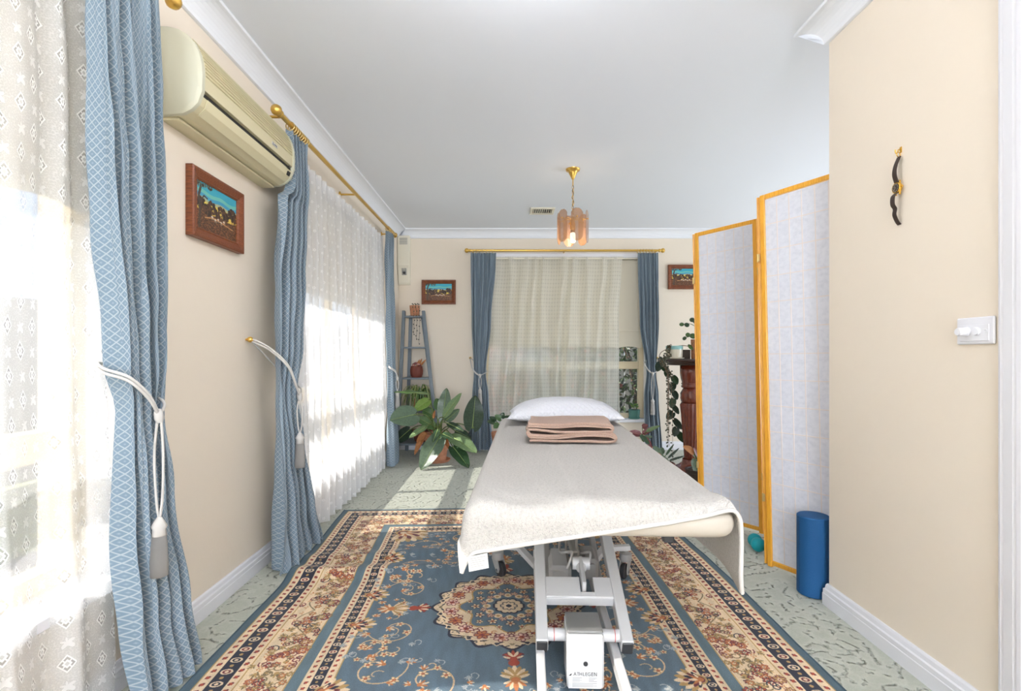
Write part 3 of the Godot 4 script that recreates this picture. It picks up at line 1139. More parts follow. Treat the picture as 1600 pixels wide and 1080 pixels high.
func make_window(called: String, along_x: bool, face: float, a0: float, a1: float, y0: float, y1: float, rail: float, mullions: Array) -> void:
	# frame set 0.13 behind the inner wall face; along_x: the back wall, else the left wall
	var w := struct_root(called)
	var P := func(a: float, y: float, o: float) -> Vector3:
		return V(a, y, face + o) if along_x else V(face - o, y, a)
	var B := func(s: SurfaceTool, b0: float, b1: float, c0: float, c1: float, o0: float, o1: float, bev: float) -> void:
		var p: Vector3 = P.call((b0 + b1) / 2, (c0 + c1) / 2, (o0 + o1) / 2)
		box(s, p, Vector3(b1 - b0, c1 - c0, o1 - o0) if along_x else Vector3(o1 - o0, c1 - c0, b1 - b0), bev)
	var f := 0.055
	var s := ST()
	B.call(s, a0, a0 + f, y0, y1, 0.10, 0.17, 0.004)
	obj("window_frame", s, M.window_frame, w)
	s = ST()
	B.call(s, a1 - f, a1, y0, y1, 0.10, 0.17, 0.004)
	obj("window_frame", s, M.window_frame, w)
	for e in [[y0, y0 + f], [y1 - f, y1], [rail - 0.042, rail + 0.042]]:
		s = ST()
		B.call(s, a0 + f, a1 - f, e[0], e[1], 0.10, 0.17, 0.004)
		obj("window_rail" if e[0] > y0 and e[1] < y1 else "window_frame", s, M.window_frame, w)
	var edges := [a0 + f]
	for m in mullions:
		s = ST()
		B.call(s, m - 0.025, m + 0.025, y0 + f, y1 - f, 0.105, 0.165, 0.004)
		obj("mullion", s, M.window_frame, w)
		edges.append_array([m - 0.025, m + 0.025])
	edges.append(a1 - f)
	for k in range(0, edges.size(), 2):
		for e in [[y0 + f, rail - 0.042], [rail + 0.042, y1 - f]]:
			s = ST()
			s.set_smooth_group(-1)
			quad(s, P.call(edges[k], e[0], 0.135), P.call(edges[k + 1], e[0], 0.135), P.call(edges[k + 1], e[1], 0.135), P.call(edges[k], e[1], 0.135))
			obj("pane", s, M.glass, w)
	s = ST()
	B.call(s, a0 - 0.05, a1 + 0.05, y0 - 0.03, y0 + 0.004, -0.035, 0.10, 0.004)
	obj("window_sill", s, M.gloss_white, w)
	s = ST()
	B.call(s, a0 - 0.045, a0 + 0.002, y0, y1 + 0.045, -0.014, 0.10, 0.003)
	obj("reveal", s, M.gloss_white, w)
	s = ST()
	B.call(s, a1 - 0.002, a1 + 0.045, y0, y1 + 0.045, -0.014, 0.10, 0.003)
	obj("reveal", s, M.gloss_white, w)
	s = ST()
	B.call(s, a0, a1, y1 - 0.002, y1 + 0.045, -0.014, 0.10, 0.003)
	obj("reveal", s, M.gloss_white, w)

func make_blind(label: String, along_x: bool, face: float, a0: float, a1: float, top: float, bottom: float) -> void:
	var mid := (a0 + a1) / 2
	var t := thing("roller_blind", label, "blind", V(mid, bottom, face + 0.06) if along_x else V(face - 0.06, bottom, mid), 0.0 if along_x else PI / 2)
	# own axes: x along the window, y up from the hem
	var h := top - bottom
	var w := a1 - a0
	var s := ST()
	tube(s, [Vector3(-w / 2, h - 0.025, 0), Vector3(w / 2, h - 0.025, 0)], 0.022, 14)
	obj("roller", s, M.blind_cloth, t)
	s = ST()
	var n := 48
	for k in n:
		var xa := -w / 2 + w * k / n
		var xb := -w / 2 + w * (k + 1) / n
		var f := func(x: float) -> float: return 0.016 * absf(sin((x + w / 2) * PI / 0.24)) - 0.02
		for z in [0.0125, 0.0115]:
			var va := Vector3(xa, f.call(xa), z)
			var vb := Vector3(xb, f.call(xb), z)
			s.set_smooth_group(-1)
			if z > 0.012:
				quad(s, va, vb, Vector3(xb, h - 0.03, z), Vector3(xa, h - 0.03, z))
			else:
				quad(s, va, Vector3(xa, h - 0.03, z), Vector3(xb, h - 0.03, z), vb)
	obj("blind_fabric", s, M.blind_cloth, t)
	s = ST()
	box(s, Vector3(0, 0.17, 0.016), Vector3(w, 0.018, 0.008), 0.002)
	obj("hem_batten", s, M.blind_cloth, t)

func foliage_thing(called: String, label: String, at: Vector3, size: Vector3, n: int, leaf: float, cols: Array, group := "") -> void:
	var t := thing(called, label, "shrub", at, 0.0, group)
	var s := ST()
	for k in 5:
		var a := TAU * k / 5.0
		tube(s, [Vector3(0, 0, 0), Vector3(cos(a) * size.x * 0.25, size.y * 0.45, sin(a) * size.z * 0.25), Vector3(cos(a) * size.x * 0.7, size.y * 0.85, sin(a) * size.z * 0.7)], [0.03, 0.018, 0.006], 6)
	obj("branches", s, M.bark, t)
	s = ST()
	s.set_smooth_group(-1)
	for k in n:
		var d := Vector3(rng.randfn(), rng.randfn(), rng.randfn()).normalized()
		var p := Vector3(0, size.y * 0.52, 0) + d * Vector3(size.x, size.y * 0.5, size.z) * pow(rng.randf(), 0.35)
		p += d * rng.randf_range(-0.05, 0.08)
		p.y = maxf(p.y, 0.03)
		var ax := (d + Vector3(rng.randfn(), rng.randfn(), rng.randfn()) * 0.7).normalized()
		var b := ax.cross(Vector3(rng.randfn(), rng.randfn(), rng.randfn())).normalized()
		var l := leaf * rng.randf_range(0.7, 1.3)
		var c: Color = cols[rng.randi() % cols.size()]
		c = c.srgb_to_linear() * rng.randf_range(0.75, 1.2)
		c.a = 1.0
		s.set_color(c)
		var nn := ax.cross(b) * l * 0.12
		quad(s, p, p + ax * l * 0.5 + b * l * 0.26 + nn, p + ax * l, p + ax * l * 0.5 - b * l * 0.26 + nn)
	var fo := obj("foliage", s, M.foliage, t)
	fo.set_meta("kind", "stuff")

func make_garden() -> void:
	var s := ST()
	span(s, -14.0, -1.454, -0.5, -0.2, -11.0, 14.0)
	span(s, -1.454, 12.0, -0.5, -0.2, 5.86, 14.0)
	span(s, FAR_R + 0.26, 12.0, -0.5, -0.2, REAR - 0.26, 5.86)
	span(s, -1.454, 12.0, -0.5, -0.2, -11.0, REAR - 0.26)
	struct("ground_garden", s, M.lawn)
	s = ST()
	span(s, -2.9, -1.455, -0.2, -0.17, -2.0, 7.0)
	struct("path_side", s, M.paving)
	# slab over the house with eaves, out of view; keeps light from leaking in
	s = ST()
	span(s, -1.95, FAR_R + 0.8, CEIL + 0.12, CEIL + 0.2, REAR - 0.7, WB + 0.75)
	struct("unseen_roof", s, M.roof_tile)
	# board fences
	for e in [["pale board fence standing beyond the side path", V(-4.6, -0.2, -3.0), V(-4.6, -0.2, 9.2)], ["pale board fence behind the back garden shrubs", V(-4.5, -0.2, 9.3), V(5.2, -0.2, 9.3)]]:
		var a: Vector3 = e[1]
		var b: Vector3 = e[2]
		var dir := (b - a).normalized()
		var nrm := Vector3.UP.cross(dir)
		var fence := thing("garden_fence", e[0], "fence", a, 0.0, "")
		var len := a.distance_to(b)
		var bs := ST()
		box(bs, Vector3(0, 0.9, 0), Vector3(0.285, 1.75, 0.02), 0.004, Basis(dir, Vector3.UP, dir.cross(Vector3.UP)))
		var bm := commit(bs, M.fence_paint)
		var k := 0
		while 0.15 + k * 0.3 < len:
			var o := put("board", bm, fence)
			o.position = dir * (0.15 + k * 0.3)
			k += 1
		s = ST()
		for y in [0.35, 1.5]:
			bar(s, Vector3(0, y, 0) + nrm * 0.04, dir * len + Vector3(0, y, 0) + nrm * 0.04, 0.05, 0.08)
		obj("rail", s, M.fence_paint, fence)
	# shrubs behind the back window
	var reds := [C(150, 66, 46), C(176, 92, 66), C(120, 104, 60), C(196, 130, 104), C(90, 96, 52)]
	var greens := [C(40, 58, 28), C(56, 78, 34), C(72, 98, 44), C(34, 48, 26)]
	var golds := [C(40, 58, 28), C(52, 70, 32), C(64, 82, 36), C(40, 58, 28), C(46, 64, 30), C(34, 50, 26), C(58, 76, 34), C(190, 150, 40)]
	foliage_thing("garden_shrub", "red and bronze leaved shrub outside the left half of the back window", V(-0.25, -0.2, 7.2), Vector3(0.52, 1.6, 0.5), 1800, 0.09, reds)
	foliage_thing("garden_shrub", "bronze tipped green shrub outside the middle of the back window", V(1.05, -0.2, 7.3), Vector3(0.5, 1.7, 0.5), 1600, 0.10, [reds[2], reds[4], greens[1], greens[2], reds[0]])
	foliage_thing("garden_shrub", "dark green shrub with yellow leaves outside the right of the back window", V(2.35, -0.2, 7.2), Vector3(0.5, 1.75, 0.5), 1800, 0.10, golds)
	foliage_thing("garden_shrub", "tall dark hedge shrub against the back garden fence", V(2.2, -0.2, 8.5), Vector3(1.0, 2.6, 0.55), 1600, 0.12, greens)
	foliage_thing("garden_shrub", "rounded green hedge shrub behind the red leaved one", V(-0.2, -0.2, 8.5), Vector3(1.1, 2.3, 0.55), 1400, 0.12, greens)
	# brick pier by the side path, seen through the near lace
	var pier := thing("brick_pier", "low brown brick pier beside the garden path outside the lace window", "pier", V(-3.1, -0.2, 0.75))
	var bm2 := ST()
	box(bm2, Vector3.ZERO, Vector3(0.225, 0.074, 0.108), 0.004)
	var mesh := commit(bm2, M.outside_brick)
	s = ST()
	box(s, Vector3(0, 0.46, 0), Vector3(0.31, 0.92, 0.31))
	obj("mortar_core", s, M.paving, pier)
	for c in 10:
		for k in 4:
			var o := put("brick", mesh, pier)
			var ang := PI / 2 * k
			o.rotation.y = ang
			var off := Vector3(0.055 if c % 2 == 0 else -0.055, 0.045 + c * 0.088, 0.112)
			o.position = Basis(Vector3.UP, ang) * off
	s = ST()
	box(s, Vector3(0, 0.955, 0), Vector3(0.42, 0.07, 0.42), 0.01)
	obj("cap_stone", s, M.paving, pier)

# ---------------------------------------------------------------- curtains
func wall_point(along_x: bool, a: float, y: float, o: float) -> Vector3:
	return V(a, y, WB - o) if along_x else V(WL + o, y, a)

func section_at(sec: Array, y: float) -> Array:
	if y >= sec[0][0]:
		return sec[0]
	for i in sec.size() - 1:
		if y <= sec[i][0] and y >= sec[i + 1][0]:
			var t: float = (sec[i][0] - y) / maxf(sec[i][0] - sec[i + 1][0], 1e-4)
			var k := t * t * (3.0 - 2.0 * t) if i > 0 else t
			var out := []
			for j in sec[i].size():
				out.append(lerpf(sec[i][j], sec[i + 1][j], k))
			return out
	return sec[sec.size() - 1]

func cloth_shape(along_x: bool, sec: Array, folds: float, cloth: float, nu: int, nv: int, sd: int, tilt := 0.0) -> SurfaceTool:
	# sec rows: [height, edge a, edge b, stand-off from the wall, fold depth]
	var nz := noise(1.7, FastNoiseLite.TYPE_SIMPLEX, FastNoiseLite.FRACTAL_NONE, 1, sd)
	var top: float = sec[0][0]
	var bot: float = sec[sec.size() - 1][0]
	var s := ST()
	var f := func(u: float, v: float) -> Vector3:
		var y := lerpf(bot, top, v)
		var q := section_at(sec, y)
		var warp := u + 0.35 / folds * nz.get_noise_2d(u * 3.0, y * 0.15)
		var ph := TAU * folds * warp
		var amp: float = q[4] * (1.0 + 0.35 * nz.get_noise_2d(u * 4.0 + 9.0, y * 0.3))
		var o: float = q[3] + amp * (sin(ph) + 0.22 * sin(2.0 * ph + 1.1)) + 0.004 * nz.get_noise_2d(u * 9.0, y * 2.0)
		var a := lerpf(q[1], q[2], u) + 0.4 * amp * cos(ph) * (1.0 - pow(absf(u * 2.0 - 1.0), 6.0))
		return wall_point(along_x, a, y + tilt * sin(u * PI), o)
	grid(s, nu, nv, f, func(u: float, v: float) -> Vector2: return Vector2(u * cloth, v * (top - bot)))
	return s

func make_rod(label: String, along_x: bool, a0: float, a1: float, y: float, o: float, rings: Array) -> void:
	var t := thing("curtain_rod", label, "curtain rod", wall_point(along_x, (a0 + a1) / 2, y, o))
	var at := t.position
	var L := func(a: float, dy: float, oo: float) -> Vector3: return wall_point(along_x, a, y + dy, oo) - at
	var s := ST()
	tube(s, [L.call(a0, 0, o), L.call(a1, 0, o)], 0.0125, 12)
	obj("pole", s, M.brass, t)
	for e in [[a0, -1.0], [a1, 1.0]]:
		s = ST()
		var ax: Vector3 = (L.call(e[0] + e[1], 0, o) - L.call(e[0], 0, o)).normalized()
		var u := frame_at(ax, Vector3.UP)
		lathe(s, [[0.0, -0.012], [0.018, -0.01], [0.018, 0.0], [0.012, 0.006], [0.02, 0.016], [0.026, 0.03], [0.022, 0.045], [0.01, 0.053], [0.0, 0.055]], 14, Transform3D(Basis(u, ax, u.cross(ax)), L.call(e[0], 0, o)))
		obj("finial", s, M.brass, t)
	for a in [a0 + 0.03, a1 - 0.03] + ([(a0 + a1) / 2] if a1 - a0 > 1.5 else []):
		s = ST()
		tube(s, [L.call(a, -0.004, 0.0), L.call(a, -0.004, o)], 0.007, 8)
		lathe(s, [[0.022, 0.0], [0.022, 0.006], [0.008, 0.01]], 12, Transform3D(Basis(Vector3.RIGHT, Vector3.FORWARD, Vector3.UP) if along_x else Basis(Vector3.UP, Vector3.RIGHT, Vector3.BACK), L.call(a, -0.004, 0.0)))
		obj("bracket", s, M.brass, t)
	for a in rings:
		s = ST()
		torus(s, L.call(a, -0.008, o), L.call(a + 1.0, 0, o) - L.call(a, 0, o), 0.021, 0.0032, 16, 6)
		obj("ring", s, M.brass_pale, t)

func make_tieback(label: String, along_x: bool, hook: Array, front: Array, knot: Array, back: Array, drop: float, group: String) -> void:
	# hook, knot: [a, y, o]; front: points the cord passes in front of the curtain
	var kp := wall_point(along_x, knot[0], knot[1], knot[2])
	var t := thing("curtain_tieback", label, "tieback", kp, 0.0, group)
	var hp := wall_point(along_x, hook[0], hook[1], hook[2]) - kp
	var ctrl := [hp]
	for q in front:
		ctrl.append(wall_point(along_x, q[0], q[1], q[2]) - kp)
	ctrl.append(Vector3.ZERO)
	for k in 2:
		var s := ST()
		var shifted := []
		for p in ctrl:
			shifted.append(p + Vector3(0, 0.0055 * (k * 2 - 1), 0) * (1.0 if p != Vector3.ZERO else 0.4))
		tube(s, curve_pts(shifted, 6), 0.0042, 7)
		obj("cord", s, M.cord, t)
	var ret := [Vector3.ZERO]
	for q in back:
		ret.append(wall_point(along_x, q[0], q[1], q[2]) - kp)
	ret.append(hp)
	var s2 := ST()
	tube(s2, curve_pts(ret, 6), 0.0042, 7)
	obj("cord", s2, M.cord, t)
	s2 = ST()
	tube(s2, [Vector3(-0.004, 0.018, 0), Vector3(-0.001, 0.008, 0.002), Vector3(0.001, -0.008, 0.002), Vector3(0.003, -0.02, 0)], [0.008, 0.0125, 0.0125, 0.008], 10)
	obj("knot", s2, M.cord, t)
	for k in [-1.0, 1.0]:
		s2 = ST()
		tube(s2, curve_pts([Vector3(0.006 * k, -0.015, 0), Vector3(0.013 * k, -drop * 0.4, 0.002), Vector3(0.009 * k, -drop * 0.8, 0), Vector3(0.001 * k, -drop, 0)], 5), 0.0038, 7)
		obj("hanging_cord", s2, M.cord, t)
	s2 = ST()
	var xf := Transform3D(Basis(), Vector3(0, -drop, 0))
	lathe(s2, [[0.0, -0.05], [0.019, -0.048], [0.017, -0.03], [0.021, -0.022], [0.014, -0.008], [0.007, 0.004], [0.0, 0.008]], 14, xf)
	var head := obj("tassel", s2, M.cord, t)
	s2 = ST()
	lathe(s2, [[0.0, -0.165], [0.023, -0.165], [0.0235, -0.13], [0.021, -0.08], [0.018, -0.045], [0.0, -0.044]], 16, xf)
	obj("tassel_skirt", s2, M.tassel, head)
	s2 = ST()
	ball(s2, hp, Vector3(0.014, 0.014, 0.014), 10, 6)
	tube(s2, [hp, wall_point(along_x, hook[0], hook[1], 0.0) - kp], 0.005, 8)
	obj("hook", s2, M.brass, t)

func make_curtains() -> void:
	# near window
	var ring_a := []
	for k in 9:
		ring_a.append(1.34 + k * 0.031)
	make_rod("brass curtain rod above the near lace window", false, -0.28, 1.63, 2.178, 0.115, ring_a)
	var s := cloth_shape(false, [[2.13, -0.15, 1.42, 0.05, 0.010], [1.4, -0.15, 1.44, 0.052, 0.013], [0.02, -0.15, 1.50, 0.055, 0.015]], 11, 2.3, 260, 40, 3)
	tag(obj("lace_curtain", s, M.lace), "white diamond patterned lace curtain on the near window beside the air conditioner", "lace curtain")
	s = cloth_shape(false, [[2.155, 1.335, 1.585, 0.115, 0.014], [2.04, 1.335, 1.585, 0.115, 0.02], [1.5, 1.355, 1.595, 0.12, 0.030], [1.0, 1.40, 1.585, 0.125, 0.032], [0.87, 1.435, 1.575, 0.125, 0.026], [0.6, 1.43, 1.61, 0.13, 0.036], [0.25, 1.435, 1.665, 0.14, 0.042], [0.015, 1.44, 1.70, 0.15, 0.050]], 4.5, 1.05, 150, 60, 11)
	tag(obj("curtain", s, M.damask), "light blue diamond damask curtain left of the air conditioner, tied back", "curtain")
	make_tieback("twisted cream cord tieback on the curtain beside the lace window", false, [1.62, 0.95, 0.015], [[1.55, 0.97, 0.05], [1.42, 1.0, 0.07], [1.378, 0.985, 0.115], [1.392, 0.962, 0.172], [1.44, 0.91, 0.192]], [1.488, 0.852, 0.188], [[1.55, 0.885, 0.16], [1.60, 0.92, 0.07]], 0.30, "")
	# long side window
	var ring_b := []
	for k in 9:
		ring_b.append(2.55 + k * 0.024)
	for k in 7:
		ring_b.append(4.60 + k * 0.035)
	make_rod("long brass curtain rod behind the air conditioner on the left wall", false, 2.43, 4.86, 2.178, 0.115, ring_b)
	s = cloth_shape(false, [[2.11, 2.76, 4.64, 0.06, 0.010], [1.4, 2.76, 4.65, 0.065, 0.018], [0.015, 2.78, 4.66, 0.08, 0.028]], 17, 3.4, 300, 46, 5)
	tag(obj("lace_curtain", s, M.voile), "long white sheer lace curtain across the side window, reaching the carpet", "lace curtain")
	s = cloth_shape(false, [[2.155, 2.545, 2.76, 0.115, 0.016], [1.86, 2.54, 2.765, 0.12, 0.024], [1.78, 2.43, 2.76, 0.12, 0.028], [1.4, 2.38, 2.74, 0.12, 0.030], [1.05, 2.37, 2.67, 0.125, 0.032], [0.84, 2.38, 2.58, 0.125, 0.026], [0.6, 2.37, 2.65, 0.13, 0.034], [0.25, 2.35, 2.74, 0.14, 0.042], [0.015, 2.345, 2.82, 0.145, 0.048]], 5.0, 1.2, 150, 60, 17)
	tag(obj("curtain", s, M.damask), "grey blue damask curtain under the far end of the air conditioner, with tassel", "curtain")
	make_tieback("cream cord and long tassel on the curtain below the air conditioner", false, [2.345, 1.10, 0.02], [[2.355, 1.06, 0.10], [2.39, 0.98, 0.172], [2.44, 0.89, 0.188]], [2.49, 0.828, 0.188], [[2.57, 0.86, 0.16], [2.61, 0.90, 0.09], [2.5, 0.98, 0.06]], 0.18, "")
	s = cloth_shape(false, [[2.155, 4.60, 4.82, 0.115, 0.016], [2.0, 4.60, 4.82, 0.115, 0.022], [1.3, 4.64, 4.84, 0.12, 0.026], [0.85, 4.70, 4.83, 0.12, 0.022], [0.6, 4.69, 4.85, 0.125, 0.028], [0.015, 4.66, 4.92, 0.13, 0.034]], 6.0, 1.2, 120, 50, 23)
	tag(obj("curtain", s, M.damask), "grey blue damask curtain at the corner end of the side window, beside the ladder shelf", "curtain")
	make_tieback("cream cord tieback on the corner curtain beside the ladder shelf", false, [4.86, 0.95, 0.015], [[4.78, 0.95, 0.06], [4.69, 0.92, 0.11], [4.70, 0.88, 0.165]], [4.74, 0.82, 0.172], [[4.82, 0.86, 0.15], [4.86, 0.9, 0.08]], 0.12, "")
	# back window
	var ring_c := []
	for k in 7:
		ring_c.append(-0.385 + k * 0.035)
	for k in 6:
		ring_c.append(1.38 + k * 0.032)
	make_rod("brass curtain rod across the back window", true, -0.42, 1.62, 2.155, 0.11, ring_c)
	var r := thing("net_curtain_rod", "thin white rod carrying the net curtain of the back window", "curtain rod", V(0.6, 2.08, WB - 0.05))
	s = ST()
	tube(s, [Vector3(-0.87, 0, 0), Vector3(0.9, 0, 0)], 0.008, 10)
	obj("pole", s, M.unit_white, r)
	s = ST()
	for x in [-0.87, 0.9]:
		box(s, Vector3(x, 0, -0.02), Vector3(0.014, 0.024, 0.06), 0.002)
	obj("bracket", s, M.unit_white, r)
	s = cloth_shape(true, [[2.10, -0.17, 1.24, 0.05, 0.008], [2.05, -0.17, 1.23, 0.05, 0.014], [1.5, -0.20, 1.20, 0.058, 0.022], [0.31, -0.24, 1.20, 0.062, 0.024]], 10, 2.2, 240, 44, 29)
	tag(obj("net_curtain", s, M.net), "cream crochet net curtain pushed to one side on the back window", "net curtain")
	s = cloth_shape(true, [[2.13, -0.41, -0.135, 0.11, 0.014], [2.02, -0.41, -0.14, 0.11, 0.02], [1.4, -0.40, -0.19, 0.115, 0.026], [0.83, -0.375, -0.245, 0.115, 0.02], [0.6, -0.39, -0.215, 0.12, 0.028], [0.015, -0.44, -0.17, 0.13, 0.036]], 6.5, 1.2, 130, 54, 31)
	tag(obj("curtain", s, M.damask), "grey blue damask curtain left of the net curtain, behind the large potted plant", "curtain")
	make_tieback("cream cord and tassel on the curtain behind the large potted plant", true, [-0.42, 1.0, 0.015], [[-0.41, 0.96, 0.10], [-0.38, 0.88, 0.160], [-0.34, 0.835, 0.17]], [-0.305, 0.815, 0.172], [[-0.255, 0.84, 0.15], [-0.235, 0.86, 0.10], [-0.3, 0.92, 0.06]], 0.14, "")
	s = cloth_shape(true, [[2.13, 1.385, 1.60, 0.11, 0.014], [2.02, 1.385, 1.60, 0.11, 0.02], [1.4, 1.40, 1.60, 0.115, 0.026], [0.83, 1.475, 1.575, 0.115, 0.02], [0.6, 1.45, 1.60, 0.12, 0.028], [0.015, 1.46, 1.635, 0.13, 0.034]], 5.5, 1.0, 120, 54, 37)
	tag(obj("curtain", s, M.damask), "grey blue damask curtain right of the back window, by the plant pedestal", "curtain")
	make_tieback("cream cord and tassel on the curtain by the plant pedestal", true, [1.62, 1.0, 0.015], [[1.55, 1.0, 0.06], [1.455, 0.95, 0.11], [1.475, 0.88, 0.16]], [1.525, 0.835, 0.172], [[1.585, 0.87, 0.15], [1.61, 0.93, 0.08]], 0.27, "")

# ---------------------------------------------------------------- rug and bed linen
func make_rug() -> void:
	var turn := 0.045
	var t := thing("rug", "large blue and cream Persian style rug with a round medallion under the treatment table", "rug", V(0.0, 0.0, 2.08), turn)
	var nz := noise(1.6, FastNoiseLite.TYPE_SIMPLEX, FastNoiseLite.FRACTAL_NONE, 1, 8)
	var up := func(x: float, d: float) -> float:
		var h := 0.010
		h += 0.024 * exp(-pow((d - 0.40 - 0.05 * sin(x * 2.0)) / 0.07, 2.0)) * smoothstep(0.25, -0.5, x)
		h += 0.014 * exp(-pow((d - 0.58 - 0.06 * sin(x * 2.4 + 1.0)) / 0.06, 2.0)) * smoothstep(0.3, -0.4, x)
		return h + 0.0015 * nz.get_noise_2d(x * 2.0, d * 2.0)
	var W := 1.01
	var L := 1.34
	var s := ST()
	var f := func(u: float, v: float) -> Vector3:
		var x := lerpf(-W, W, u)
		var d := lerpf(-L, L, v)
		var wave: float = 0.012 * sin(d * 3.1 + 0.4) * absf(u * 2.0 - 1.0)
		return Vector3(x + wave, up.call(x, d), -d)
	slab(s, 70, 120, f, 0.008, func(u: float, v: float) -> Vector2: return Vector2(u, 1.0 - v))
	obj("pile", s, M.rug_pile, t)
	for sx in [-1.0, 1.0]:
		s = ST()
		var pts := []
		for k in 61:
			var p: Vector3 = f.call(0.0 if sx < 0 else 1.0, k / 60.0)
			pts.append(p + Vector3(0, -0.004, 0))
		tube(s, pts, 0.006, 6)
		obj("bound_edge", s, M.rug_edge, t)

const BED := Vector2(0.235, 1.30)   # middle of the foot end: X, D
const BED_TURN := -0.036
const PAD_W := 0.70
const PAD_L := 1.86
const PAD_TOP := 0.628
const PAD_LOW := 0.560

func make_linen() -> void:
	# bath sheet laid askew over the pad
	var t := thing("towel_sheet", "cream terry towel sheet draped askew over the treatment table", "towel", V(BED.x, 0.0, BED.y), BED_TURN)
	var nz := noise(2.2, FastNoiseLite.TYPE_SIMPLEX_SMOOTH, FastNoiseLite.FRACTAL_FBM, 3, 14)
	var hw := PAD_W / 2
	var r := 0.030
	var rot := 0.055
	var f := func(u: float, v: float) -> Vector3:
		# flat towel: across and along, then turned a little on the pad
		var a := lerpf(-0.452, 0.548, u)
		var b := lerpf(-0.045, 1.97, v)
		var x := a * cos(rot) - b * 0.06 + 0.02
		var d := b + a * sin(rot) * 2.9
		# nearest point of the pad top, inset by the edge radius
		var cx := clampf(x, -hw + r, hw - r)
		var cd := clampf(d, r, PAD_L - r)
		var out := Vector2(x - cx, d - cd)
		var e := out.length()
		var y := PAD_TOP + 0.008
		var p := Vector2(cx, cd)
		if e > 0.0:
			out /= e
			var R := r + 0.008
			var arc := R * PI / 2
			if e < arc:
				p += out * R * sin(e / R)
				y -= R * (1.0 - cos(e / R))
			else:
				var hang := e - arc
				var wave := 0.012 * sin(d * 13.0 + x * 9.0) * smoothstep(0.0, 0.2, hang)
				p += out * (R + wave + hang * 0.10)
				y -= R + hang * 0.99
		var flat := clampf(1.0 - e * 20.0, 0.0, 1.0)
		y += flat * (0.006 + 0.006 * nz.get_noise_2d(x * 1.2, d * 0.9))
		var front := smoothstep(0.35, 0.0, d)
		y += flat * front * 0.014 * (0.6 + 1.2 * nz.get_noise_2d(x * 2.6 + 4.0 + d * 2.0, d * 1.6 - x))
		return Vector3(p.x, y, -p.y)
	var s := ST()
	slab(s, 110, 170, f, 0.006, func(u: float, v: float) -> Vector2: return Vector2(u, v))
	obj("terry_cloth", s, M.terry, t)
	# rolled hem round the foot edge and the sides
	for e in [[0, 0.0], [1, 0.0], [1, 1.0]]:
		s = ST()
		var pts := []
		for k in 81:
			var q := k / 80.0
			pts.append(f.call(q, 0.0) if e[0] == 0 else f.call(e[1], q))
		tube(s, pts, 0.0055, 6)
		obj("hem", s, M.terry_hem, t)
	# care tag at the drooping corner
	var c0: Vector3 = f.call(0.07, 0.0)
	s = ST()
	s.set_smooth_group(-1)
	for k in 2:
		var z := 0.002 * k
		var a := c0 + Vector3(-0.004, 0.003, 0.006 + z)
		var b := a + Vector3(0.050, 0.012, 0.004)
		var c := b + Vector3(0.004, -0.036, 0.002)
		var d := a + Vector3(0.004, -0.036, 0.002)
		quad(s, d, c, b, a, Vector2(0, 1), Vector2(1, 1), Vector2(1, 0), Vector2(0, 0))
	obj("care_tag", s, M.care_print, t)
	# pillow
	var pt := thing("pillow", "white quilted pillow at the head of the treatment table", "pillow", V(0.318, 0.648, 2.97), BED_TURN)
	s = ST()
	for side in [1.0, -1.0]:
		var g := func(u: float, v: float) -> Vector3:
			var a := u * 2.0 - 1.0
			var b := v * 2.0 - 1.0
			var k := pow(maxf(0.0, (1.0 - pow(absf(a), 2.4)) * (1.0 - pow(absf(b), 2.6))), 0.55)
			var pinch := 1.0 - 0.07 * (1.0 - a * a) * b * b - 0.07 * (1.0 - b * b) * a * a
			var w := 0.325 * a * pinch
			var dd := 0.21 * b * pinch
			var y := 0.035 + (k * 0.102 if side > 0.0 else -k * 0.035)
			y += 0.006 * nz.get_noise_2d(a * 1.5, b * 1.5) * k
			return Vector3(w, y, -dd)
		if side > 0.0:
			grid(s, 40, 30, g, func(u: float, v: float) -> Vector2: return Vector2(u, v))
		else:
			grid(s, 40, 30, func(u: float, v: float) -> Vector3: return g.call(1.0 - u, v), func(u: float, v: float) -> Vector2: return Vector2(u, v))
	obj("pillowcase", s, M.pillow_cloth, pt)
	# folded bath towel: layers wrapped round a fold at the right
	var ft := thing("folded_towel", "folded tan bath towel lying in front of the pillow", "towel", V(0.268, 0.655, 2.215), -0.06)
	var W := 0.385
	var prof := []
	var layers := [[0.006, 0.0], [0.024, 0.012], [0.050, 0.006], [0.068, 0.0]]
	# a zig-zag ribbon from the lowest layer to the top
	var rib := []
	for k in layers.size():
		var y: float = layers[k][0]
		var x0 := -W / 2 + 0.012
		var x1: float = W / 2 - 0.02 - layers[k][1]
		var left_to_right := k % 2 == 0
		for q in 13:
			var a := q / 12.0
			var x := lerpf(x0, x1, a if left_to_right else 1.0 - a)
			var sag := 0.006 * sin(a * PI * 1.4 + k) if k in [1, 2] else 0.002 * sin(a * 6.0)
			rib.append(Vector2(x, y + sag))
		if k < layers.size() - 1:
			var y2: float = layers[k + 1][0]
			var cx := x1 if left_to_right else x0
			var rr := (y2 - y) / 2
			for q in range(1, 6):
				var a := -PI / 2 + PI * q / 6.0
				rib.append(Vector2(cx + cos(a) * maxf(rr, 0.012) * (1.0 if left_to_right else -1.0), y + rr + sin(a) * rr))
	s = ST()
	var n := rib.size()
	var g2 := func(u: float, v: float) -> Vector3:
		var q: Vector2 = rib[clampi(int(round(u * (n - 1))), 0, n - 1)]
		return Vector3(q.x + 0.006 * sin(v * 5.0 + q.y * 60.0), q.y + 0.0015 * sin(v * 9.0 + q.x * 30.0), -lerpf(0.0, 0.27, v) - 0.004 * sin(q.x * 17.0))
	slab(s, n - 1, 14, g2, 0.011, func(u: float, v: float) -> Vector2: return Vector2(u, v))
	obj("terry_cloth", s, M.terry_tan, ft)
	s = ST()
	var pts2 := []
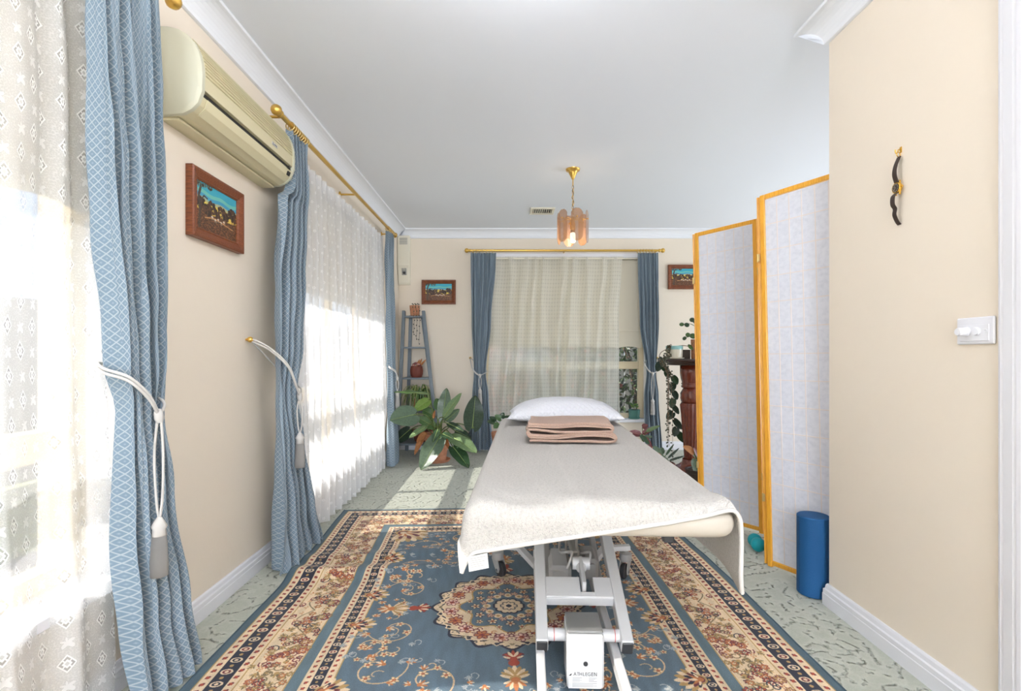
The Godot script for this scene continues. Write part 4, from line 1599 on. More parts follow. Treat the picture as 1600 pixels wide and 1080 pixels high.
	for k in n:
		pts2.append(g2.call(float(k) / (n - 1), 0.0) + Vector3(0, -0.005, 0.001))
	tube(s, pts2, 0.0045, 6)
	obj("hem", s, M.terry_tan, ft)

# ---------------------------------------------------------------- treatment table
func caster(t: Node3D, p: Vector3, turn: float) -> void:
	# p: the floor under the swivel stem
	var b := Basis(Vector3.UP, turn)
	var w := Vector3(0, 0.034, 0.022)
	var s := ST()
	lathe(s, [[0.0, 0.074], [0.026, 0.074], [0.028, 0.082], [0.028, 0.108], [0.018, 0.112], [0.010, 0.116], [0.010, 0.14], [0.0, 0.14]], 14, Transform3D(b, p), true)
	for k in [-1.0, 1.0]:
		var q := [Vector2(-0.022, 0.078), Vector2(0.022, 0.078), Vector2(0.036, 0.04), Vector2(0.030, 0.022), Vector2(0.014, 0.022)]
		prism(s, q, 0.005, Transform3D(b * Basis(Vector3(0, 0, 1), Vector3(0, 1, 0), Vector3(-1, 0, 0)), p + b * Vector3(0.018 * k, 0, 0)))
	var o := obj("caster", s, M.steel_grey, t)
	s = ST()
	var ax := Transform3D(b * Basis(Vector3(0, 1, 0), Vector3(1, 0, 0), Vector3(0, 0, -1)), p + b * w)
	lathe(s, [[0.0, -0.012], [0.026, -0.012], [0.034, -0.008], [0.034, 0.008], [0.026, 0.012], [0.0, 0.012]], 18, ax, true)
	obj("wheel", s, M.dark_plastic, o)
	s = ST()
	lathe(s, [[0.0, -0.024], [0.007, -0.024], [0.007, 0.024], [0.0, 0.024]], 10, ax, true)
	obj("axle_bolt", s, M.chrome, o)

func make_table() -> void:
	var t := thing("treatment_table", "padded treatment table on a white lift frame with grey casters", "treatment table", V(BED.x, 0.0, BED.y), BED_TURN)
	var Q := func(x: float, y: float, f: float) -> Vector3: return Vector3(x, y, -f)
	# upholstered pad, rounded all round
	var s := ST()
	var hw := PAD_W / 2
	var r := 0.028
	var mid := (PAD_TOP + PAD_LOW) / 2
	var ring := []
	var rc := 0.055
	for c in [[hw - rc, PAD_L - rc, 0.0], [-hw + rc, PAD_L - rc, PI / 2], [-hw + rc, rc, PI], [hw - rc, rc, PI * 1.5]]:
		for k in 9:
			var a: float = c[2] + PI / 2 * k / 8.0
			ring.append([Vector2(c[0], c[1]), Vector2(cos(a), sin(a))])
	var prof := []
	for k in 13:
		var a := -PI / 2 + PI * k / 12.0
		prof.append([rc - r + r * cos(a), mid + (PAD_TOP - PAD_LOW) / 2 * sin(a)])
	s.set_smooth_group(0)
	var m := ring.size()
	for i in m:
		var j := (i + 1) % m
		for k in prof.size() - 1:
			var v := []
			for q in [[i, k], [j, k], [j, k + 1], [i, k + 1]]:
				var e: Array = ring[q[0]]
				var p2: Vector2 = e[0] + e[1] * prof[q[1]][0]
				v.append(Q.call(p2.x, prof[q[1]][1], p2.y))
			quad(s, v[0], v[1], v[2], v[3])
	s.set_smooth_group(2)
	for y in [PAD_LOW, PAD_TOP]:
		for i in range(1, m - 1):
			var v := []
			for q in [0, i, i + 1]:
				var p2: Vector2 = ring[q][0] + ring[q][1] * (rc - r)
				v.append(Q.call(p2.x, y, p2.y))
			if y > mid:
				tri(s, v[0], v[1], v[2])
			else:
				tri(s, v[0], v[2], v[1])
	obj("pad", s, M.vinyl, t)
	# top frame rails with rubber end plugs
	for x in [-0.205, 0.195]:
		s = ST()
		bar(s, Q.call(x, 0.540, 0.115), Q.call(x, 0.540, PAD_L - 0.12), 0.028, 0.038, 0.003)
		obj("frame_rail", s, M.enamel, t)
		s = ST()
		bar(s, Q.call(x, 0.539, 0.09), Q.call(x, 0.539, 0.116), 0.030, 0.040, 0.004)
		obj("end_plug", s, M.dark_plastic, t)
	for f in [0.5, 1.22, 1.6]:
		s = ST()
		bar(s, Q.call(-0.19, 0.540, f), Q.call(0.18, 0.540, f), 0.03, 0.03, 0.003)
		obj("cross_rail", s, M.enamel, t)
	# lift arms rising away from the low pivot
	var ax := -0.010
	var a0 := Vector2(0.29, 0.122)
	var a1 := Vector2(1.20, 0.505)
	for k in [-1.0, 1.0]:
		var x: float = ax + 0.132 * k
		s = ST()
		bar(s, Q.call(x, a0.y, a0.x), Q.call(x, a1.y, a1.x), 0.038, 0.05, 0.003)
		obj("lift_arm", s, M.enamel, t)
		s = ST()
		var dir := (Vector2(a0.x, a0.y) - a1).normalized()
		bar(s, Q.call(x, a0.y, a0.x), Q.call(x, a0.y + dir.y * 0.006, a0.x + dir.x * 0.006), 0.034, 0.046, 0.003)
		obj("end_cap", s, M.dark_plastic, t)
		# second arm of the parallelogram, inside and behind
		s = ST()
		bar(s, Q.call(ax + 0.098 * k, 0.13, 0.62), Q.call(ax + 0.098 * k, 0.50, 1.50), 0.022, 0.04, 0.003)
		obj("lift_arm", s, M.steel_grey, t)
	# tray plate joining the arms, with the slot for the actuator
	var along := (a1 - a0).normalized()
	var plate := Transform3D(Basis(Vector3.RIGHT, Vector3(0, along.y, -along.x), Vector3(0, along.x, along.y)), Q.call(ax, 0.213, 0.445))
	s = ST()
	for e in [[-0.113, 0.005], [0.052, 0.113]]:
		box(s, plate * Vector3((e[0] + e[1]) / 2, 0.03, 0), Vector3(e[1] - e[0], 0.085, 0.006), 0.001, plate.basis)
	box(s, plate * Vector3(0.0285, -0.002, 0), Vector3(0.047, 0.021, 0.006), 0.001, plate.basis)
	box(s, plate * Vector3(0, -0.014, -0.017), Vector3(0.226, 0.006, 0.034), 0.001, plate.basis)
	obj("tray_plate", s, M.enamel, t)
	# actuator, its lug and motor
	s = ST()
	bar(s, Q.call(ax + 0.018, 0.225, 0.46), Q.call(ax + 0.018, 0.262, 0.60), 0.014, 0.05, 0.003)
	tube(s, [Q.call(ax - 0.012, 0.262, 0.585), Q.call(ax + 0.05, 0.262, 0.585)], 0.022, 14)
	obj("actuator_lug", s, M.enamel, t)
	s = ST()
	tube(s, [Q.call(ax + 0.018, 0.255, 0.56), Q.call(ax + 0.018, 0.20, 0.98)], 0.019, 14)
	obj("actuator", s, M.steel_grey, t)
	s = ST()
	box(s, Q.call(ax + 0.065, 0.205, 0.74), Vector3(0.06, 0.08, 0.16), 0.012)
	tube(s, [Q.call(ax + 0.07, 0.222, 0.66), Q.call(ax + 0.07, 0.222, 0.648)], 0.012, 12)
	obj("motor_housing", s, M.steel_grey, t)
	s = ST()
	box(s, Q.call(ax - 0.052, 0.165, 0.74), Vector3(0.085, 0.12, 0.20), 0.014)
	obj("control_housing", s, M.enamel, t)
	s = ST()
	box(s, Q.call(ax, 0.335, 1.02), Vector3(0.20, 0.10, 0.16), 0.006)
	box(s, Q.call(ax, 0.278, 1.0), Vector3(0.22, 0.03, 0.16), 0.004)
	obj("motor_cover", s, M.steel_grey, t)
	for k in [[-0.03, 0.60, 0.235, 0.33], [0.0, 0.64, 0.22, 0.34], [0.04, 0.61, 0.23, 0.35]]:
		s = ST()
		tube(s, curve_pts([Q.call(ax + k[0], k[2], k[1]), Q.call(ax + k[0] + 0.02, k[2] + 0.05, k[1] + 0.03), Q.call(ax + k[0] - 0.02, k[2] + 0.02, k[1] + 0.12), Q.call(ax + k[0], k[3] - 0.06, k[1] + 0.32)], 6), 0.0055, 7)
		obj("cable", s, M.cord, t)
	# base on the floor
	for k in [-1.0, 1.0]:
		var x: float = -0.030 + 0.117 * k
		s = ST()
		bar(s, Q.call(x, 0.088, -0.20), Q.call(x, 0.088, 1.12), 0.026, 0.042, 0.003)
		obj("base_rail", s, M.enamel, t)
	s = ST()
	tube(s, [Q.call(ax - 0.132, 0.140, 0.325), Q.call(ax + 0.132, 0.140, 0.325)], 0.019, 16)
	obj("pivot_tube", s, M.enamel, t)
	for k in [-0.093, 0.098]:
		s = ST()
		tube(s, [Q.call(ax + k - 0.001, 0.140, 0.325), Q.call(ax + k + 0.001, 0.140, 0.325)], 0.0196, 18)
		obj("alignment_mark", s, M.red_mark, t)
	s = ST()
	box(s, Q.call(ax - 0.002, 0.100, 0.31), Vector3(0.112, 0.164, 0.13), 0.006)
	var bx := obj("front_box", s, M.enamel, t)
	s = ST()
	box(s, Q.call(ax - 0.002, 0.186, 0.31), Vector3(0.108, 0.010, 0.12), 0.003)
	obj("box_lid", s, M.mid_plastic, bx)
	s = ST()
	tube(s, [Q.call(ax - 0.002, 0.096, 0.246), Q.call(ax - 0.002, 0.096, 0.243)], 0.007, 14)
	obj("plug", s, M.dark_plastic, bx)
	s = ST()
	s.set_smooth_group(-1)
	var lz := 0.2435
	quad(s, Q.call(ax - 0.054, 0.022, lz), Q.call(ax + 0.044, 0.022, lz), Q.call(ax + 0.044, 0.078, lz), Q.call(ax - 0.054, 0.078, lz), Vector2(0, 1), Vector2(1, 1), Vector2(1, 0), Vector2(0, 0))
	var lb := obj("rating_label", s, M.rating_label, bx)
	var tm := TextMesh.new()
	tm.text = "ATHLEGEN"
	var sf := SystemFont.new()
	sf.font_names = PackedStringArray(["Droid Sans"])
	tm.font = sf
	tm.font_size = 24
	tm.pixel_size = 0.00062
	tm.depth = 0.0004
	tm.material = M.black
	var letters := put("lettering", tm, lb)
	letters.position = Q.call(ax - 0.003, 0.066, lz - 0.0006)
	s = ST()
	prism(s, [Vector2(-0.0525, 0.0605), Vector2(-0.0465, 0.0605), Vector2(-0.0435, 0.0665), Vector2(-0.0455, 0.0665)], 0.0005, Transform3D(Basis(), Q.call(ax, 0, lz - 0.0004)))
	obj("emblem", s, M.black, lb)
	# outriggers and casters
	for e in [[-0.325, 1.07, 0.7], [0.265, 1.07, -0.5], [-0.325, -0.16, 2.2], [0.265, -0.16, -2.4]]:
		var inner := -0.03 + (-0.117 if e[0] < 0.0 else 0.117)
		s = ST()
		var p0: Vector3 = Q.call(inner, 0.09, e[1] - 0.10 if e[1] > 0.0 else e[1] + 0.10)
		var p1: Vector3 = Q.call(lerpf(inner, e[0], 0.45), 0.136, e[1])
		var p2: Vector3 = Q.call(e[0], 0.142, e[1])
		bar(s, p0, p1, 0.034, 0.022, 0.003)
		bar(s, p1, p2 + (p2 - p1).normalized() * 0.02, 0.034, 0.022, 0.003)
		obj("outrigger", s, M.enamel, t)
		caster(t, Q.call(e[0], 0.008, e[1]), e[2])

# ---------------------------------------------------------------- air conditioner
func make_aircon() -> void:
	var d0 := 1.745
	var d1 := 2.525
	var t := thing("air_conditioner", "beige split system air conditioner high on the left wall", "air conditioner", V(WL, 1.85, (d0 + d1) / 2))
	var hl := (d1 - d0) / 2
	# outline (out from the wall, up), drawn across the length
	var xf := Transform3D(Basis(Vector3(1, 0, 0), Vector3(0, 1, 0), Vector3(0, 0, 1)), Vector3.ZERO)
	var front := [Vector2(0.148, 0.098), Vector2(0.150, 0.14), Vector2(0.147, 0.18), Vector2(0.138, 0.218), Vector2(0.122, 0.252), Vector2(0.098, 0.279), Vector2(0.068, 0.297), Vector2(0.035, 0.305)]
	var low := [Vector2(0.0, 0.0), Vector2(0.085, 0.008), Vector2(0.112, 0.022), Vector2(0.134, 0.045), Vector2(0.144, 0.074)]
	var body := low + [Vector2(0.120, 0.080), Vector2(0.118, 0.094)] + front + [Vector2(0.0, 0.305)]
	var s := ST()
	prism(s, body, 2 * hl - 0.05, xf)
	obj("casing", s, M.aircon_body, t)
	s = ST()
	box(s, Vector3(0.129, 0.086, 0), Vector3(0.020, 0.012, 2 * hl - 0.056))
	obj("air_slot", s, M.aircon_dark, t)
	# louvre flap below the slot
	s = ST()
	prism(s, [Vector2(0.1135, 0.020), Vector2(0.1355, 0.043), Vector2(0.1455, 0.072), Vector2(0.1485, 0.072), Vector2(0.139, 0.042), Vector2(0.116, 0.018)], 2 * hl - 0.14, Transform3D(Basis(), Vector3(0, 0, 0.02)))
	obj("louvre_flap", s, M.aircon_body, t)
	# fine ribs of the intake grille
	s = ST()
	var crv := []
	for i in front.size() - 1:
		for k in 6:
			crv.append((front[i] as Vector2).lerp(front[i + 1], k / 6.0))
	for k in range(7, 41, 2):
		var p: Vector2 = crv[k]
		var q: Vector2 = crv[k + 1]
		var n := Vector2(q.y - p.y, p.x - q.x).normalized()
		box(s, Vector3((p.x + q.x) / 2 + n.x * 0.002, (p.y + q.y) / 2 + n.y * 0.002, -0.0), Vector3(0.006, 0.0042, 2 * hl - 0.075), 0.0008, Basis(Vector3.BACK, atan2(n.y, n.x)))
	obj("intake_grille", s, M.aircon_body, t).set_meta("kind", "stuff")
	# moulded end caps
	var capo := []
	for p in low + [Vector2(0.149, 0.088)] + front + [Vector2(0.0, 0.307)]:
		capo.append(Vector2(p.x * 1.03 if p.x > 0.0 else 0.0, p.y))
	for k in [-1.0, 1.0]:
		s = ST()
		prism(s, capo, 0.016, Transform3D(Basis(), Vector3(0, 0, (hl - 0.018) * k)), true)
		# domed outer face
		var inset := []
		var c := Vector2(0.06, 0.15)
		for p in capo:
			inset.append(Vector2(c.x + (p.x - c.x) * 0.90 if p.x > 0.0 else 0.0, c.y + (p.y - c.y) * 0.95))
		s.set_smooth_group(5)
		var n2 := capo.size()
		for i in n2:
			var j := (i + 1) % n2
			quad_out(s, Vector3(capo[i].x, capo[i].y, (hl - 0.010) * k), Vector3(capo[j].x, capo[j].y, (hl - 0.010) * k), Vector3(inset[j].x, inset[j].y, hl * k), Vector3(inset[i].x, inset[i].y, hl * k), Vector3(capo[i].x - c.x, capo[i].y - c.y, 0.06 * k))
		var tp := Geometry2D.triangulate_polygon(PackedVector2Array(inset))
		for i in range(0, tp.size(), 3):
			var v := []
			for q in 3:
				v.append(Vector3(inset[tp[i + q]].x, inset[tp[i + q]].y, hl * k))
			if (v[1] - v[0]).cross(v[2] - v[0]).z * k > 0.0:
				tri(s, v[0], v[1], v[2])
			else:
				tri(s, v[0], v[2], v[1])
		obj("end_cap", s, M.aircon_cap, t)
	s = ST()
	span(s, -0.0, 0.012, 0.0, 0.31, -hl - 0.004, -hl - 0.0)
	span(s, 0.0, 0.06, -0.006, 0.002, -hl + 0.03, hl - 0.03)
	obj("mounting_plate", s, M.aircon_body, t)
	# badge, display window, lamps
	s = ST()
	box(s, Vector3(0.1505, 0.125, -0.17), Vector3(0.002, 0.014, 0.052), 0.0006)
	var bd := obj("badge", s, M.logo_plate, t)
	s = ST()
	for k in 3:
		var off: Vector2 = [Vector2(0, 0.0028), Vector2(-0.0032, -0.0026), Vector2(0.0032, -0.0026)][k]
		prism(s, [Vector2(0, 0.0028), Vector2(0.0022, 0), Vector2(0, -0.0028), Vector2(-0.0022, 0)], 0.0006, Transform3D(Basis(Vector3(0, 0, -1), Vector3.UP, Vector3.RIGHT), Vector3(0.1518, 0.125 + off.y, -0.152 - off.x)))
	for k in 5:
		box(s, Vector3(0.1517, 0.125, -0.166 - k * 0.0055), Vector3(0.0005, 0.005, 0.0028))
	obj("emblem", s, M.dark_plastic, bd)
	s = ST()
	box(s, Vector3(0.141, 0.055, -hl + 0.055), Vector3(0.008, 0.020, 0.024), 0.002, Basis(Vector3.BACK, -0.32))
	obj("receiver_window", s, M.black, t)
	for k in 3:
		s = ST()
		box(s, Vector3(0.1475, 0.088, -hl + 0.045 + k * 0.010), Vector3(0.003, 0.003, 0.004))
		obj("indicator", s, M.dark_plastic, t)

# ---------------------------------------------------------------- wall things
func make_picture(label: String, xf: Transform3D, kind: int) -> void:
	# own axes: x to the right, y up, z out of the wall; origin in the middle of the back
	var t := thing("framed_picture", label, "picture", xf.origin, 0.0, "copper landscape pictures")
	t.basis = xf.basis
	var w := 0.37
	var h := 0.265
	var b := 0.042
	var sides := [[Vector2(-w / 2, -h / 2), Vector2(w / 2, -h / 2)], [Vector2(w / 2, -h / 2), Vector2(w / 2, h / 2)], [Vector2(w / 2, h / 2), Vector2(-w / 2, h / 2)], [Vector2(-w / 2, h / 2), Vector2(-w / 2, -h / 2)]]
	for e in sides:
		var s := ST()
		s.set_smooth_group(-1)
		var a: Vector2 = e[0]
		var c: Vector2 = e[1]
		var d := (c - a).normalized()
		var n := Vector2(-d.y, d.x)
		# moulding section: [inwards, out of the wall]
		var pr := [[0.0, 0.0], [0.0, 0.026], [0.005, 0.030], [0.012, 0.030], [0.032, 0.020], [0.036, 0.022], [b, 0.017], [b, 0.0]]
		for k in pr.size() - 1:
			var q0: Array = pr[k]
			var q1: Array = pr[k + 1]
			var v := []
			for z in [[a, q0, 1.0], [c, q0, -1.0], [c, q1, -1.0], [a, q1, 1.0]]:
				var p: Vector2 = z[0] + n * z[1][0] + d * z[1][0] * z[2]
				v.append(Vector3(p.x, p.y, z[1][1]))
			quad(s, v[0], v[3], v[2], v[1])
		obj("frame_side", s, M.frame_wood, t)
	var s2 := ST()
	var iw := w / 2 - b
	var ih := h / 2 - b
	# pressed copper panel, gently embossed
	var im: Image = (M["copper_art_%d" % kind].albedo_texture as ImageTexture).get_image()
	var f := func(u: float, v: float) -> Vector3:
		var c := im.get_pixel(mini(int(u * im.get_width()), im.get_width() - 1), mini(int((1.0 - v) * im.get_height()), im.get_height() - 1))
		return Vector3(lerpf(-iw, iw, u), lerpf(-ih, ih, v), 0.012 + 0.0025 * c.v)
	grid(s2, 60, 42, f, func(u: float, v: float) -> Vector2: return Vector2(u, 1.0 - v))
	obj("copper_panel", s2, M["copper_art_%d" % kind], t)
	s2 = ST()
	box(s2, Vector3(0, 0, 0.004), Vector3(w - 0.02, h - 0.02, 0.006))
	obj("backing", s2, M.dark_plastic, t)

func make_wall_things() -> void:
	make_picture("small copper landscape picture below the air conditioner, in a brown timber frame", Transform3D(Basis(Vector3(0, 0, -1), Vector3.UP, Vector3.RIGHT), V(WL + 0.001, 1.61, 2.09)), 0)
	make_picture("small copper landscape picture above the ladder shelf, in a brown timber frame", Transform3D(Basis(), V(-0.765, 1.72, WB - 0.001)), 1)
	make_picture("small copper landscape picture above the plant pedestal, partly behind the screen", Transform3D(Basis(), V(1.922, 1.885, WB - 0.001)), 0)
	# slim corner unit
	var t := thing("wall_intercom", "slim cream wall unit with slotted top in the far corner", "intercom", V(-1.135, 1.80, WB))
	var s := ST()
	var sec := [Vector2(0.0, 0.0), Vector2(0.035, 0.0), Vector2(0.045, 0.02), Vector2(0.075, 0.17), Vector2(0.085, 0.20), Vector2(0.085, 0.50), Vector2(0.070, 0.525), Vector2(0.0, 0.525)]
	prism(s, sec, 0.125, Transform3D(Basis(Vector3(0, 0, 1), Vector3.UP, Vector3(-1, 0, 0)), Vector3.ZERO))
	obj("casing", s, M.unit_white, t)
	for k in 8:
		s = ST()
		box(s, Vector3(0, 0.43 + k * 0.009, 0.0855), Vector3(0.085, 0.004, 0.003))
		obj("grille_slat", s, M.unit_grey, t)
	s = ST()
	var tilt := Basis(Vector3.RIGHT, 0.197)
	box(s, Vector3(0.004, 0.135, 0.0685), Vector3(0.05, 0.075, 0.006), 0.002, tilt)
	var pan := obj("control_panel", s, M.unit_grey, t)
	s = ST()
	tube(s, [Vector3(0.006, 0.122, 0.068), Vector3(0.006, 0.120, 0.078)], 0.014, 14)
	obj("knob", s, M.dark_plastic, pan)
	s = ST()
	for k in 3:
		box(s, Vector3(0.004, 0.150 + k * 0.008, 0.0745 + k * 0.0016), Vector3(0.036, 0.003, 0.003), 0.0, tilt)
	obj("button_row", s, M.unit_white, pan)
	# dimmer plate
	var sw := thing("dimmer_switch", "white wall plate with a protruding dimmer knob beside the door frame", "switch", V(WR, 1.096, 1.436))
	var R := func(a: float, y: float, o: float) -> Vector3: return Vector3(-o, y, -a)
	s = ST()
	box(s, R.call(0, 0, 0.004), Vector3(0.008, 0.076, 0.116), 0.003)
	obj("plate", s, M.gloss_white, sw)
	s = ST()
	box(s, R.call(0, -0.006, 0.009), Vector3(0.003, 0.046, 0.090), 0.001)
	obj("insert", s, M.gloss_white, sw)
	var side := Basis(Vector3(0, 0, 1), Vector3(-1, 0, 0), Vector3(0, -1, 0))
	s = ST()
	lathe(s, [[0.0135, 0.008], [0.0135, 0.016], [0.0115, 0.018], [0.0115, 0.034], [0.010, 0.037], [0.0, 0.037]], 20, Transform3D(side, R.call(0.022, -0.002, 0.0)), true)
	obj("dimmer_knob", s, M.gloss_white, sw)
	s = ST()
	lathe(s, [[0.0115, 0.008], [0.0115, 0.014], [0.0095, 0.016], [0.0, 0.0165]], 18, Transform3D(side, R.call(-0.010, -0.002, 0.0)), true)
	obj("push_button", s, M.gloss_white, sw)
	s = ST()
	torus(s, R.call(-0.037, -0.002, 0.0105), Vector3.RIGHT, 0.0045, 0.0012, 14, 6)
	obj("screw_cover", s, M.gloss_white, sw)
	# wrist watch on a brass hook
	var wt := thing("wristwatch", "gold wristwatch with dark brown strap hanging on the right wall", "watch", V(WR, 1.588, 1.715))
	var strap := func(pts: Array, w0: float, w1: float) -> SurfaceTool:
		var q := ST()
		var n := pts.size()
		slab(q, 1, n - 1, func(u: float, v: float) -> Vector3:
			var k := clampi(int(round(v * (n - 1))), 0, n - 1)
			var wd := lerpf(w0, w1, v)
			return pts[k] + Vector3(0, 0, (u - 0.5) * wd), 0.003, func(u: float, v: float) -> Vector2: return Vector2(u, v))
		return q
	obj("upper_strap", strap.call(curve_pts([R.call(0, 0.016, 0.016), R.call(0, 0.045, 0.024), R.call(0, 0.075, 0.020), R.call(0, 0.105, 0.008)], 6), 0.018, 0.015), M.strap, wt)
	obj("lower_strap", strap.call(curve_pts([R.call(0, -0.018, 0.014), R.call(0, -0.030, 0.026), R.call(0, -0.055, 0.027), R.call(0, -0.070, 0.019), R.call(0, -0.090, 0.021), R.call(0, -0.112, 0.012), R.call(0, -0.122, 0.004)], 6), 0.018, 0.014), M.strap, wt)
	s = ST()
	lathe(s, [[0.0, 0.002], [0.017, 0.002], [0.0185, 0.005], [0.0185, 0.011], [0.0165, 0.013], [0.0155, 0.0125], [0.0, 0.0125]], 24, Transform3D(side, R.call(0, 0, 0.006)), true)
	for k in [-1.0, 1.0]:
		for z in [-0.009, 0.009]:
			box(s, R.call(z, 0.019 * k, 0.011), Vector3(0.006, 0.010, 0.004), 0.001)
	tube(s, [R.call(-0.018, 0, 0.013), R.call(-0.023, 0, 0.013)], 0.003, 10)
	obj("watch_case", s, M.gold, wt)
	s = ST()
	lathe(s, [[0.0148, 0.0126], [0.0148, 0.0132], [0.0, 0.0132]], 24, Transform3D(side, R.call(0, 0, 0.006)), true)
	var dial := obj("dial", s, M.watch_dial, wt)
	for k in 12:
		s = ST()
		var a := TAU * k / 12.0
		box(s, R.call(0.0115 * sin(a), 0.0115 * cos(a), 0.0195), Vector3(0.0004, 0.0032, 0.0016), 0.0, Basis(Vector3.RIGHT, -a))
		obj("hour_mark", s, M.watch_print, dial)
	s = ST()
	for e in [[0.6, 0.007], [2.4, 0.010]]:
		bar(s, R.call(0, 0, 0.0198), R.call(sin(e[0]) * e[1], cos(e[0]) * e[1], 0.0198), 0.0003, 0.0011, 0.0, Vector3(0.0, sin(e[0]), cos(e[0])) + Vector3(0.01, 0, 0))
	obj("hands", s, M.watch_print, dial)
	s = ST()
	torus(s, R.call(0, 0.112, 0.009), Vector3(0.35, 0, 1), 0.008, 0.0014, 14, 6)
	obj("buckle", s, M.gold, wt)
	var hk := thing("wall_hook", "tiny brass hook above the wristwatch", "hook", V(WR, 1.712, 1.715))
	s = ST()
	tube(s, curve_pts([R.call(0, 0.006, 0.0), R.call(0, 0.004, 0.009), R.call(0, -0.006, 0.013), R.call(0, -0.007, 0.018), R.call(0, 0.004, 0.020)], 5), 0.0018, 7)
	obj("hook_wire", s, M.gold, hk)
	s = ST()
	box(s, R.call(0, 0.004, 0.001), Vector3(0.002, 0.02, 0.01), 0.0008)
	obj("hook_plate", s, M.gold, hk)

func make_ceiling_things() -> void:
	# pendant of bevelled amber panes
	var t := thing("pendant_lamp", "brass pendant lamp with amber glass panes hanging from the ceiling", "pendant lamp", V(0.472, CEIL, 3.77))
	var s := ST()
	lathe(s, [[0.0, -0.075], [0.009, -0.075], [0.012, -0.066], [0.030, -0.030], [0.034, -0.014], [0.050, -0.012], [0.052, 0.0]], 20)
	obj("ceiling_rose", s, M.brass, t)
	s = ST()
	tube(s, [Vector3(0, -0.07, 0), Vector3(0, -0.125, 0)], 0.004, 8)
	obj("hook_rod", s, M.brass, t)
	for k in 11:
		s = ST()
		var c := Vector3(0.002 * sin(k * 1.3), -0.135 - k * 0.0185, 0)
		var pts := []
		for q in 13:
			var a := TAU * q / 12.0
			var p := Vector3(cos(a) * 0.0065, sin(a) * 0.0125, 0)
			pts.append(c + (p if k % 2 == 0 else Vector3(0, p.y, p.x)))
		tube(s, pts, 0.0018, 5, false)
		obj("chain_link", s, M.brass, t)
	s = ST()
	var fl := []
	for k in 30:
		fl.append(Vector3(0.005 * sin(k * 0.9), -0.12 - k * 0.0075, 0.005 * cos(k * 0.9)))
	tube(s, fl, 0.002, 6)
	obj("flex", s, M.strap, t)
	s = ST()
	lathe(s, [[0.0, -0.45], [0.016, -0.45], [0.019, -0.44], [0.019, -0.40], [0.012, -0.385], [0.012, -0.36], [0.006, -0.352], [0.0, -0.345]], 16)
	obj("lamp_holder", s, M.brass, t)
	s = ST()
	lathe(s, [[0.015, -0.468], [0.0165, -0.462], [0.0165, -0.45]], 14)
	obj("holder_skirt", s, M.strap, t)
	for k in 6:
		var a := TAU * (k + 0.35) / 6.0
		var o := Vector3(cos(a), 0, sin(a))
		s = ST()
		tube(s, curve_pts([Vector3(0, -0.375, 0) + o * 0.01, Vector3(0, -0.365, 0) + o * 0.05, Vector3(0, -0.378, 0) + o * 0.09, Vector3(0, -0.375, 0) + o * 0.104], 5), 0.0024, 6)
		torus(s, Vector3(0, -0.382, 0) + o * 0.07, o.cross(Vector3.UP), 0.008, 0.0016, 12, 5)
		obj("arm", s, M.brass, t)
		s = ST()
		var w := 0.044
		prism(s, [Vector2(-w, 0.085), Vector2(-w * 0.72, 0.104), Vector2(-w * 0.35, 0.116), Vector2(w * 0.35, 0.116), Vector2(w * 0.72, 0.104), Vector2(w, 0.085), Vector2(w, -0.085), Vector2(w * 0.72, -0.106), Vector2(w * 0.35, -0.118), Vector2(-w * 0.35, -0.118), Vector2(-w * 0.72, -0.106), Vector2(-w, -0.085)], 0.004, Transform3D(Basis(o.cross(Vector3.UP), Vector3.UP, -o), Vector3(0, -0.43, 0) + o * 0.106))
		obj("glass_pane", s, M.amber_glass, t)
		s = ST()
		ball(s, Vector3(0, -0.375, 0) + o * 0.112, Vector3(0.005, 0.005, 0.005), 8, 6)
		obj("pane_nut", s, M.brass, t)
	s = ST()
	lathe(s, [[0.0, -0.545], [0.014, -0.541], [0.019, -0.53], [0.019, -0.48], [0.014, -0.468], [0.0, -0.466]], 16)
	obj("bulb", s, M.bulb, t)
	var li := OmniLight3D.new()
	li.name = "pendant_light"
	li.light_energy = 0.022
	li.light_color = C(255, 232, 200)
	li.light_size = 0.05
	li.omni_range = 12.0
	li.omni_attenuation = 2.0
	li.shadow_enabled = true
	t.add_child(li)
	li.position = Vector3(0, -0.505, 0)
	# ceiling register
	var v := thing("ceiling_vent", "small cream slotted air vent in the ceiling left of the pendant lamp", "vent", V(0.315, CEIL, 4.84))
	s = ST()
	for e in [[-0.115, 0.115, 0.075, 0.11], [-0.115, 0.115, -0.11, -0.075], [-0.115, -0.09, -0.075, 0.075], [0.09, 0.115, -0.075, 0.075]]:
		box(s, Vector3((e[0] + e[1]) / 2, -0.006, (e[2] + e[3]) / 2), Vector3(e[1] - e[0], 0.012, e[3] - e[2]), 0.003)
	obj("vent_frame", s, M.unit_white, v)
	s = ST()
	box(s, Vector3(0, -0.001, 0), Vector3(0.18, 0.002, 0.15))
	obj("vent_backing", s, M.black, v)
	for k in 9:
		s = ST()
		box(s, Vector3(-0.08 + k * 0.02, -0.007, 0), Vector3(0.003, 0.014, 0.15), 0.0, Basis(Vector3.BACK, 0.5 if k < 5 else -0.5))
		obj("slat", s, M.unit_white, v)
	# added flush lamp, out of view, as fill for bed, walls and ceiling
	var f := thing("added_ceiling_lamp", "added round white fill lamp on the ceiling above the foot of the treatment table", "ceiling lamp", V(0.05, CEIL, 1.5))
	s = ST()
	lathe(s, [[0.21, -0.03], [0.22, -0.02], [0.22, 0.0]], 32)
	obj("lamp_base", s, M.gloss_white, f)
	s = ST()
	lathe(s, [[0.0, -0.085], [0.08, -0.08], [0.15, -0.062], [0.19, -0.04], [0.205, -0.02]], 32)
	obj("lamp_diffuser", s, M.fill_globe, f)
	var fl2 := OmniLight3D.new()
	fl2.name = "added_ceiling_light"
	fl2.light_energy = 0.3
	fl2.light_color = C(246, 247, 255)
